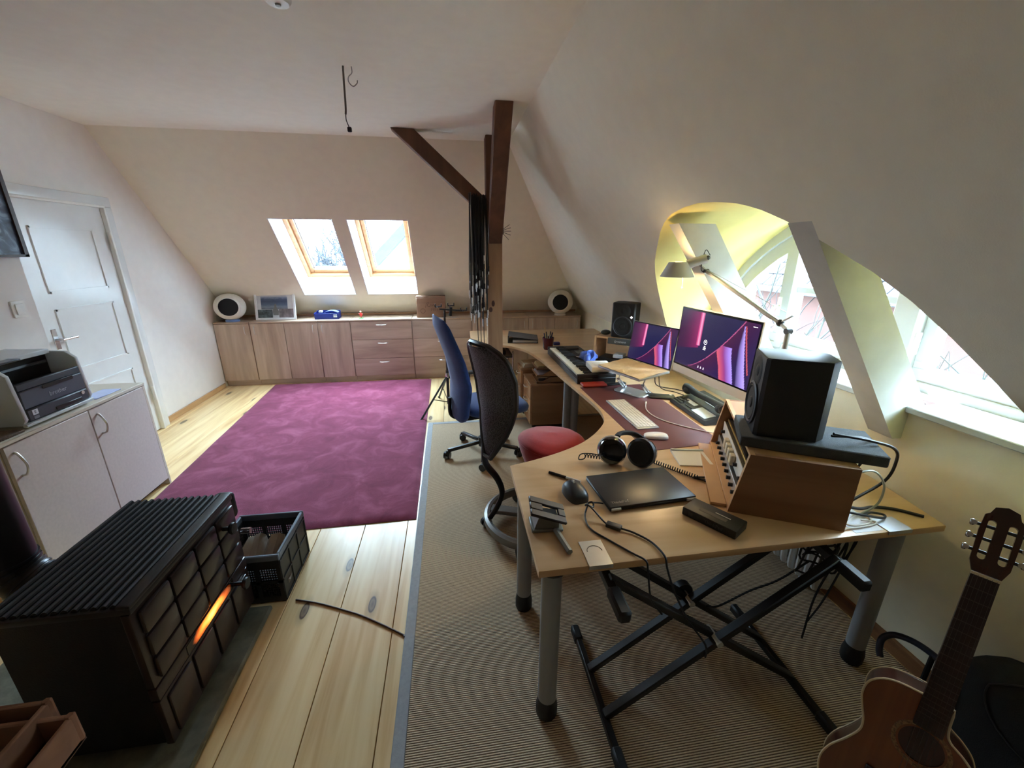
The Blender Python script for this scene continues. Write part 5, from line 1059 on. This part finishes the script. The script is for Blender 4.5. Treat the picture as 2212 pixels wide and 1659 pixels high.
for k, (z, lb) in enumerate(((.4755, 'lowest wooden letter tray on the drawer pedestal'), (.54, 'middle wooden letter tray holding white letters'), (.61, 'top wooden letter tray holding a yellow folder'))):
    t = thing('letter_tray', lb, 'letter tray', (.80, 3.72, z)); tw, td = .30, .25
    MB().box((0, 0, 0), (tw, td, .006)).build('tray_floor', m_tray, t)
    q = MB()
    for y in (0, td-.008): q.prism([(.0, 0), (tw, 0), (tw, .06), (.13, .06), (.06, .02), (0, .02)], 0, .008, frame((0, y+.008, 0), (1, 0, 0), (0, 0, 1), (0, -1, 0)))
    q.box((tw-.008, 0, 0), (tw, td, .06)).box((0, 0, 0), (.006, td, .02)); q.build('tray_sides', m_tray, t)
paper('stack of white letters in the middle letter tray', .93, 3.845, .5465, .24, .21, .025, .03, (206, 206, 212)); paper('pale yellow folder stack in the top letter tray', .93, 3.845, .6165, .24, .21, .03, -.04, (216, 196, 140)); paper('cream envelope pile on the rear drawer pedestal', .83, 4.21, .531, .2, .19, .04, .08, (206, 190, 160))
tag(MB().box((.95, 4.14, .531), (1.07, 4.30, .60), .004).build('white_carton', M('white_carton', c(236, 230, 222), .7)), 'white carton on the rear drawer pedestal under the desk', 'box')
tag(MB().box((.83, 3.76, .482), (.90, 3.8, .505), .006, 2).build('grey_remote', M('remote_grey', c(110, 106, 104), .4)), 'small grey remote control in the lowest letter tray', 'remote')
# chrome trolley
t = thing('chrome_trolley', 'chrome wire trolley with gadgets beside the drawer pedestals', 'trolley', (.47, 4.40, 0)); TW, TD, TH = .20, .42, .60
for x in (0, TW):
    for y in (0, TD): MB().cyl((x, y, .03), (x, y, TH+.03), .009, 10).sphere((x, y, TH+.035), .011, 8, 6).sphere((x, y, .02), .02, 8, 6).build('upright', m_chrome, t)
for z in (.1, TH-.02):
    MB().cyl((0, 0, z), (TW, 0, z), .006).cyl((0, TD, z), (TW, TD, z), .006).cyl((0, 0, z), (0, TD, z), .006).cyl((TW, 0, z), (TW, TD, z), .006).box((0, 0, z-.012), (TW, TD, z-.006)).build('shelf', M('dark_tray', c(54, 54, 58), .4), t)
tag(MB().box((.5, 4.46, TH-.013), (.6, 4.62, TH+.035), .01, 2).build('black_gadget', m_blk), 'black gadget box lying on the chrome trolley', 'gadget')
tag(MB().box((.52, 4.65, TH-.013), (.63, 4.78, TH+.02), .004, 1).build('silver_gadget', M('grey_gadget', c(130, 130, 128), .4)), 'grey gadget lying on the chrome trolley behind the black one', 'gadget')

# ------------------------------------------------------------------ blue office chair
m_blu = M('blue_wool', c(20, 58, 126), .9, var=.12, vs=60, bmp=.3, bs=400, sheen=.3); m_cb = M('chair_black', c(24, 24, 26), .4, var=.05)
t = thing('office_chair', 'high-backed blue fabric office chair on five castors', 'chair', (.235, 3.27, 0), .24)   # local +x is the front
def castor(p, a, par):
    q = MB(T(*p) @ RZ(a)); q.cyl((0, -.026, .03), (0, -.008, .03), .03, 16).cyl((0, .008, .03), (0, .026, .03), .03, 16).cyl((0, -.01, .03), (0, .01, .03), .012, 8).cyl((.008, 0, .03), (.008, 0, .075), .009, 8).box((-.02, -.012, .035), (.02, .012, .065), .01)
    q.build('castor', m_cb, par)
for k in range(5):
    a = k*2*PI/5+.63
    ar = MB().bar((.03*math.cos(a), .03*math.sin(a), .115), (.315*math.cos(a), .315*math.sin(a), .085), .035, .03, .008); ar.build('base_arm', m_cb, t); castor((.32*math.cos(a), .32*math.sin(a), .002+.01), a+1.0, t)
MB().cyl((0, 0, .08), (0, 0, .16), .04, 16).cyl((0, 0, .12), (0, 0, .38), .024, 14).build('gas_lift', m_cb, t)
MB().box((-.17, -.09, .365), (.12, .09, .40), .01, 2).build('mechanism', m_cb, t); MB().cyl((.0, -.1, .38), (.0, -.22, .37), .007).cyl((-.08, .1, .38), (-.08, .2, .37), .007).build('lever', m_cb, t)
def seat_fn(u, v):
    a = u*2*PI; ca, sa = math.cos(a), math.sin(a); e = .55
    x = .28*math.copysign(abs(ca)**e, ca); y = .245*math.copysign(abs(sa)**e, sa); f = v
    if f < .5: k = f*2; rr = .93+.07*math.sin(k*PI/2); z = -.045*math.cos(k*PI/2); 
    else: k = (f-.5)*2; rr = math.cos(k*PI/2)**.35 if k < 1 else 0; z = .035*math.sin(k*PI/2)
    zz = z-.02*max(0, x*rr/.255)**3
    return Vector((x*rr+.10, y*rr, .475+zz))
MB().grid(seat_fn, 40, 18, None, True).build('seat', m_blu, t)
MB().box((-.13, -.2, .412), (.31, .2, .432), .01).build('seat_pan', m_cb, t)
def back_fn(u, v):
    a = u*2*PI; ca, sa = math.cos(a), math.sin(a); e = .5; s_ = v   # s_: 0 bottom .. 1 top
    hw = .245*interp(s_, [(0, .0), (.03, .7), (.1, .9), (.35, 1), (.7, .92), (.93, .82), (.985, .7), (1, 0)])
    th = .036*interp(s_, [(0, 0), (.05, .9), (.5, 1), (.9, .85), (1, 0)])
    z = .36+.88*s_; xm = interp(s_, [(0, -.235), (.2, -.225), (.38, -.215), (.6, -.25), (.85, -.325), (1, -.37)])
    y = hw*math.copysign(abs(ca)**e, ca); x = xm+th*math.copysign(abs(sa)**.7, sa)+.05*(y/.25)**2
    return Vector((x, y, z))
MB().grid(back_fn, 32, 40, None, True).build('backrest', m_blu, t)
MB().tube(spline([(-.1, 0, .375), (-.2, 0, .37), (-.275, 0, .42), (-.275, 0, .56)], 6), .022, 10, sq=.6).build('back_bracket', m_cb, t)
for s_ in (-1, 1):
    MB().tube(spline([(-.05, s_*.2, .40), (-.04, s_*.275, .42), (-.03, s_*.285, .55), (-.03, s_*.28, .655)], 6), .014, 8).build('armrest_post', m_cb, t); MB().box((-.13, s_*.28-.035, .655), (.1, s_*.28+.035, .68), .012, 2).build('armrest_pad', m_cb, t)

# ------------------------------------------------------------------ red ring-base stool chair with mesh back
m_red = M('red_wool', c(158, 30, 36), .85, var=.08, vs=60, bmp=.25, bs=400, sheen=.3); m_ring = M('grey_ring_metal', c(118, 116, 112), .35, .4, var=.05)
t = thing('active_stool', 'red round stool with black mesh backrest on a grey ring base', 'chair', (.475, 2.2, 0)); RR = .305
MB().lathe([(RR-.028, .07), (RR-.03, .10), (RR-.022, .118), (RR-.006, .122), (RR+.012, .112), (RR+.016, .08), (RR+.006, .062)]+[(RR-.028, .07)], 64, None, False).build('ring_base', m_ring, t)
for k in range(5):
    a = .5+k*2*PI/5; castor((RR*math.cos(a), RR*math.sin(a), .012), a+.6, t)
for k in range(3):
    a = PI-.35+k*2*PI/3; MB().bar((.03*math.cos(a), .03*math.sin(a), .10), (RR*math.cos(a), RR*math.sin(a), .10), .075, .028, .006).build('spoke', m_ring, t)
MB().lathe([(.06, .07), (.06, .15), (.045, .18), (.05, .3), (.04, .42), (0, .42)], 24).build('spring_column', m_cb, t)
def seat_r(u, v):
    a = u*2*PI; R_ = .205; k = interp(v, [(0, .6), (.15, .74), (.5, .95), (.62, 1.0), (.7, .985), (.85, .72), (1, 0)]); z = interp(v, [(0, .42), (.15, .43), (.5, .535), (.62, .58), (.7, .603), (.85, .637), (1, .65)])
    sad = .018*math.cos(2*a)*k
    return Vector((R_*k*math.cos(a), R_*k*math.sin(a), z+sad*.6))
MB(T(.07, .03, .0) @ Matrix.Rotation(.06, 4, 'Y')).grid(seat_r, 48, 26, None, True).build('seat', m_red, t)
MB(T(.07, .03, .0) @ Matrix.Rotation(.06, 4, 'Y')).tube([(seat_r(k/48, .64)*1.002) for k in range(48)], .003, 5, closed=True).build('seat_piping', m_red, t)
# stem from ring up to the mesh back
stem = spline([(-.285, -.02, .115), (-.235, -.01, .19), (-.205, 0, .28), (-.235, .0, .38), (-.30, 0, .48), (-.31, 0, .57), (-.295, 0, .66)], 6)
MB().tube(stem, [.024]*8+[.022]*(len(stem)-8), 12, sq=.6).build('back_stem', m_cb, t)
def mb(s_, side):   # outline of the mesh back: s_ 0 bottom .. 1 top ; returns centre x, half width, z
    hw = interp(s_, [(0, .03), (.1, .07), (.25, .125), (.5, .185), (.75, .205), (.9, .185), (.97, .14), (1, .09)])
    xm = interp(s_, [(0, -.30), (.15, -.285), (.35, -.27), (.6, -.285), (.8, -.315), (1, -.345)])
    return Vector((xm+.075*(hw/.2)**2*.6, side*hw, .60+.645*s_))
B0 = T(-.03, 0, 0) @ Matrix.Translation((-.02, 0, 0)) @ RZ(.46) @ Matrix.Translation((.02, 0, 0))
rim = [mb(k/24, 1) for k in range(25)]+[mb(1-k/24, -1) for k in range(25)]
MB(B0).tube(rim, .0155, 8, closed=True).build('back_frame', m_cb, t)
m, nt, b = _new('black_net'); v = coords(nt, (1, 1, 1)); vo = N(nt, 'ShaderNodeTexVoronoi'); vo.inputs['Scale'].default_value = 130; nt.links.new(v, vo.inputs['Vector']); b.inputs['Base Color'].default_value = (*c(34, 34, 36), 1); b.inputs['Roughness'].default_value = .6; bump(nt, b, vo.outputs[0], 1.0, .004)
nt.links.new(ramp(nt, vo.outputs[0], [(.3, c(14, 14, 15)), (.55, c(62, 63, 66))]), b.inputs['Base Color'])
def net(u, v):
    a, d2 = mb(v, 1), mb(v, -1); p = a.lerp(d2, u); f = 1-(2*u-1)**2; return p+Vector((-.05*f*min(1, v*3), 0, 0))
MB(B0).grid(net, 24, 34).solid(.003).build('mesh_panel', m, t)

# ------------------------------------------------------------------ microphone stand
t = thing('microphone_stand', 'black tripod stand with small clamps behind the blue chair', 'stand', (-.06, 4.37, 0))
MB().cyl((0, 0, .07), (0, 0, 1.03), .011, 12).build('pole', m_cb, t); MB().cyl((0, 0, .07), (0, 0, .46), .016, 12).build('lower_pole', m_cb, t)
for a, r in ((3.95, .42), (1.85, .42), (-.2, .42)):
    f_ = Vector((r*math.cos(a), r*math.sin(a), .012)); MB().cyl((0, 0, .40), f_, .0105, 8).sphere(f_, .015, 8, 6).build('leg', m_cb, t); mid = Vector((0, 0, .40)).lerp(f_, .55); MB().cyl((0, 0, .09), mid, .005, 6).build('strut', m_cb, t)
MB().lathe([(.022, .38), (.026, .40), (.02, .43)], 14).build('collar', m_chrome, t)
q = MB(); q.cyl((-.05, 0, 1.12), (.2, 0, 1.10), .009, 8).cyl((0, 0, 1.0), (0, 0, 1.11), .01, 8).cyl((.06, 0, 1.05), (.07, .0, 1.14), .016, 10); q.build('cross_bar', m_cb, t)
for x, z in ((-.06, 1.14), (.07, 1.15), (.20, 1.10)):
    cl_ = MB().box((x-.03, -.015, z), (x+.03, .015, z+.012), .004).box((x-.036, -.015, z), (x-.026, .015, z+.035), .003).box((x+.026, -.015, z), (x+.036, .015, z+.035), .003).build('clamp', m_cb, t); MB().cyl((x-.012, -.016, z+.002), (x-.012, -.03, z+.002), .008, 8).build('clamp_screw', m_chrome, cl_)

# ------------------------------------------------------------------ X-frame keyboard stand under the desk
t = thing('keyboard_stand', 'black folding X-frame keyboard stand under the front of the desk', 'stand', (.92, 1.12, 0)); m_xs = M('stand_black', c(20, 20, 21), .4, var=.05)
XLf, XRf = -.41, .40
def footbar(x, par):
    MB().bar((x, -.25, .03), (x, .27, .03), .032, .026, .004, up=(1, 0, 0)).build('foot_bar', m_xs, par)
    for y0, y1 in ((-.29, -.2), (.22, .30)): MB().bar((x, y0, .03), (x, y1, .03), .042, .036, .008, up=(1, 0, 0)).build('rubber_end', m_blk, par)
footbar(XLf, t); footbar(XRf, t)
for y in (-.095, .085):
    MB().bar((XLf, y, .04), (XRf+.02, y, .655), .026, .034, .004, up=(0, 1, 0)).build('cross_bar', m_xs, t)
    MB().bar((XRf, y+.03, .04), (XLf-.02, y+.03, .655), .026, .034, .004, up=(0, 1, 0)).build('cross_bar', m_xs, t)
    MB().cyl((-.005, y-.025, .345), (-.005, y+.055, .345), .012, 12).build('pivot_bolt', m_steel, t)
MB().cyl((-.005, .125, .345), (-.005, .155, .345), .04, 16).build('lock_disc', m_xs, t)
for x in (XLf-.02, XRf+.02):
    MB().bar((x, -.16, .635), (x, .25, .655), .034, .03, .004, up=(1, 0, 0)).build('top_arm', m_xs, t)
    MB().bar((x, -.21, .632), (x, -.10, .638), .044, .042, .008, up=(1, 0, 0)).build('rubber_end', m_blk, t)

# ------------------------------------------------------------------ radiator, wall clutter
t = thing('column_radiator', 'white column radiator on the wall under the desk', 'radiator', (1.80, 1.42, .08)); m_rad = M('radiator_white', c(214, 214, 212), .4)
for k in range(22):
    y = k*.05; sc_ = MB()
    for xo in (-.045, .045): sc_.tube(spline([(xo*.5, y, .0), (xo, y, .03), (xo, y, .25), (xo, y, .47), (xo*.5, y, .50)], 3), .016, 8)
    sc_.cyl((-.03, y, .02), (.03, y, .02), .02, 8).cyl((-.03, y, .48), (.03, y, .48), .02, 8); sc_.build('column', m_rad, t)
MB().cyl((0, -.02, .02), (0, 1.08, .02), .014, 8).cyl((0, -.02, .48), (0, 1.08, .48), .014, 8).build('pipe_run', m_rad, t)
for yy in (.1, .95): MB().box((-.015, yy-.015, -.08), (.015, yy+.015, .01)).build('foot', m_rad, t)
t = thing('cable_bundle', 'tangled black cable bundle hanging under the desk beside the right leg', 'cable')
rnd = random.Random(11)
for k in range(9):
    cx, cy_, cz = 1.47+rnd.uniform(-.08, .08), 1.17+rnd.uniform(-.03, .04), .58+rnd.uniform(-.06, .06); rx, rz_ = rnd.uniform(.05, .12), rnd.uniform(.04, .1)
    MB().tube([(cx+rx*math.cos(a)+.02*math.sin(2*a+k), cy_+.02*math.sin(a+k), min(.69, cz+rz_*math.sin(a)+.02*math.cos(3*a))) for a in (j*PI/12 for j in range(24))], .0042, 5, closed=True).build('loop', m_blk, t)
for pts in ([(1.42, 1.16, .6), (1.40, 1.17, .45), (1.36, 1.2, .3), (1.42, 1.26, .2), (1.52, 1.28, .25), (1.55, 1.22, .45), (1.56, 1.18, .69)], [(1.38, 1.16, .52), (1.28, 1.18, .42), (1.18, 1.2, .36), (1.05, 1.2, .3), (.98, 1.18, .33)], [(1.6, 1.17, .69), (1.6, 1.19, .5), (1.62, 1.25, .2), (1.63, 1.3, .02)], [(1.5, 1.16, .5), (1.48, 1.18, .3), (1.50, 1.2, .05)]):
    MB().tube(spline(pts, 7), .0042, 5).build('loop', m_blk, t)

# ------------------------------------------------------------------ guitar
def guitar_body():
    half_l = [(0, .0), (.005, .07), (.02, .11), (.05, .136), (.09, .142), (.13, .132), (.165, .121), (.2, .121), (.25, .143), (.3, .17), (.35, .182), (.4, .172), (.44, .14), (.465, .095), (.478, .04), (.48, 0)]
    half_r = [(.0, .034), (.06, .036), (.085, .045), (.105, .075), (.13, .10), (.165, .114), (.2, .119), (.25, .143), (.3, .17), (.35, .182), (.4, .172), (.44, .14), (.465, .095), (.478, .04), (.48, 0)]
    ll = [(-h, -s_) for s_, h in half_l]; rr = [(h, -s_) for s_, h in half_r]
    L = spline([(x, y, 0) for x, y in ll], 4); R_ = spline([(x, y, 0) for x, y in rr], 4)
    return [(p.x, p.y) for p in R_]+[(p.x, p.y) for p in reversed(L[:-1])]
kk = .925
Ng = Vector((1.505*kk, .751*kk, 1.7-.9*kk)); dg = Vector((-.2825, -.1795, -.9423)).normalized(); wg = Vector((.536, -.844, 0)).normalized(); wg = (wg-dg*wg.dot(dg)).normalized(); ng = dg.cross(wg)*-1
if ng.dot(Vector((-1, -.5, .3))) < 0: ng = -ng
G = frame(Ng, wg, -dg, wg.cross(-dg))      # local x across, y toward the head, z out of the face
t = thing('acoustic_guitar', 'amber cutaway acoustic guitar standing on the carpet by the desk', 'guitar'); t.matrix_world = G
m_gt = WOOD('amber_spruce', c(140, 80, 36), c(108, 58, 24), 'y', .25, 5, 20, coat=.5); m_gs = WOOD('dark_mahogany', c(74, 36, 24), c(48, 22, 16), 'y', .25, 5, 10, coat=.4); m_fb = WOOD('rosewood', c(58, 36, 28), c(38, 22, 18), 'y', .5, 5, 16); m_iv = M('ivory_binding', c(222, 204, 166), .4)
gb_ = guitar_body(); YB = -.375
BM = T(0, YB, -.012)
MB(BM).prism(gb_, -.098, -.003).build('body_sides', m_gs, t)
hole = [(.047*math.cos(a), -.14+.047*math.sin(a)) for a in (k*2*PI/36 for k in range(36))]
top = fill([gb_, hole], lambda x, y: BM @ Vector((x, y, 0)), 'soundboard', m_gt); top.parent = t
MB(BM).tube([(x, y, -.001) for x, y in gb_], .0032, 6, closed=True).build('binding', m_iv, t); MB(BM).tube([(x, y, -.097) for x, y in gb_], .0028, 6, closed=True).build('binding', m_iv, t)
MB(BM).prism(hole, -.05, -.048).build('soundhole', M('soundhole_black', c(6, 5, 4), .9), t)
MB(BM).lathe([(.052, .0003), (.062, .0008), (.0625, 0)], 48, T(0, -.14, 0), False).build('rosette', M('rosette_inlay', c(140, 104, 66), .4, var=.6, vs=200), t)
MB().mesh([(-.0265, 0, .004), (.0265, 0, .004), (.030, -.46, .004), (-.030, -.46, .004), (-.0265, 0, -.004), (.0265, 0, -.004), (.030, -.46, -.012), (-.030, -.46, -.012)], [(0, 1, 2, 3), (4, 7, 6, 5), (0, 4, 5, 1), (1, 5, 6, 2), (2, 6, 7, 3), (3, 7, 4, 0)]).build('fretboard', m_fb, t)
MB().prism([(-.0262, 0), (.0262, 0), (.029, -.40), (-.029, -.40)], -.028, -.005).build('neck', m_gs, t)
for k in range(1, 19):
    y = -.65*(1-2**(-k/12)); hw = .0265+.0035*(-y/.46); MB().box((-hw, y-.0009, .004), (hw, y+.0009, .0052)).build('fret', M('dull_fret_wire', c(84, 74, 68), .6, .2), t)
MB().box((-.0275, -.001, .0), (.0275, .006, .0075), .001).build('nut', m_iv, t)
hs = [(-.0275, .006), (.0275, .006), (.037, .035), (.039, .12), (.036, .165), (.028, .172), (.022, .19), (0, .198), (-.022, .19), (-.028, .172), (-.036, .165), (-.039, .12), (-.037, .035)]
sl1 = lambda sx: [(sx+.008*math.cos(a), (.05 if math.sin(a) < 0 else .145)+.008*math.sin(a)) for a in (k*2*PI/20+.01 for k in range(20))]
HSM = T(0, 0, -.004) @ Matrix.Rotation(-.2, 4, 'X')
for z_, nm in ((.0, 'a'), (-.016, 'b')):
    pass
ho = fill([hs, sl1(-.019), sl1(.019)], lambda x, y: HSM @ Vector((x, y, 0)), 'headstock', m_gs); ho.parent = t
md = ho.modifiers.new('thickness', 'SOLIDIFY'); md.thickness = .016; md.offset = 0
for sx in (-1, 1):
    for k in range(3):
        y = .062+k*.036; MB(HSM).cyl((sx*.009, y, 0), (sx*.046, y, 0), .0045, 8).build('tuning_post', m_blk, t); MB(HSM).cyl((sx*.038, y, -.004), (sx*.055, y, -.004), .003, 6).cyl((sx*.05, y, -.012), (sx*.05, y, .006), .0065, 8).box((sx*.054-.004, y-.009, -.01), (sx*.054+.006, y+.009, .004), .003).build('tuning_peg', m_chrome, t)
for k in range(6):
    x = -.021+k*.0084; MB().tube([(x, .002, .008), (x*1.12, -.46, .012), (x*1.2, -.66, .010)], .0005, 3).build('string', M('nylon_string', c(70, 60, 54), .5), t)
MB(T(0, -.665, -.012)).box((-.085, -.014, 0), (.085, .014, .01), .003).build('bridge', m_fb, t)
# stand for the guitar (on the floor)
t = thing('guitar_stand', 'black tubular guitar stand with rubber feet under the acoustic guitar', 'stand'); m_st = M('stand_tube', c(120, 112, 100), .4, .6)
base = Ng+dg*.79; bx, by = base.x, base.y
zl = .03
f1 = Vector((.835, .60, .02)); f2 = Vector((bx+.1, by-.35, .02)); f3 = Vector((1.55, .72, .02)); hub = Vector((bx+.12, by+.07, .06))
for f_ in (f1, f2, f3): MB().tube(spline([hub, hub.lerp(f_, .5)+Vector((0, 0, .005)), f_], 4), .007, 8).build('leg', m_st, t); MB().cyl(f_+(f_-hub).normalized()*-.03, f_+(f_-hub).normalized()*.02, .015, 10).build('rubber_foot', m_blk, t)
up_ = hub+Vector((.18, .09, .55)); MB().cyl(hub, up_-(up_-hub)*.35, .009, 8).build('upright', m_blk, t)
# gig bag leaning on the wall and its stand with a U-shaped yoke
t = thing('gig_bag', 'black padded instrument bag leaning against the wall behind the guitar', 'bag', (1.70, .60, 0), 0)
def bag(u, v):
    a = u*2*PI; h = interp(v, [(0, 0), (.04, .9), (.5, 1), (.8, .97), (.95, .7), (1, 0)]); ca, sa = math.cos(a), math.sin(a)
    return Vector((.08*math.copysign(abs(ca)**.7, ca)*h+.10*v, .24*math.copysign(abs(sa)**.5, sa)*h, .005+.43*v))
MB().grid(bag, 36, 24, None, True).build('padded_body', M('black_nylon', c(18, 18, 19), .8, bmp=.3, bs=300), t); MB().tube([bag(.5+.06*math.sin(k*.2), k/30)+Vector((-.004, 0, 0)) for k in range(2, 29)], .003, 5).build('zip', M('zip_grey', c(44, 44, 46), .5), t)
t = thing('instrument_stand', 'bent tubular stand yoke with blue-black rubber ends by the wall', 'stand', (1.72, .93, 0)); m_bb = M('blue_black_rubber', c(36, 42, 58), .3)
MB().cyl((.0, -.03, .0), (.0, -.03, .28), .009, 8).cyl((-.1, -.03, .008), (.1, -.03, .008), .008, 8).build('post', m_blk, t)
MB().tube(spline([(-.06, .08, .145), (-.055, .095, .17), (-.04, .105, .21), (-.02, .08, .25), (.0, .02, .27), (.0, -.06, .275), (-.02, -.11, .262), (-.04, -.13, .235), (-.055, -.12, .20)], 6), .012, 10).build('yoke', m_bb, t)
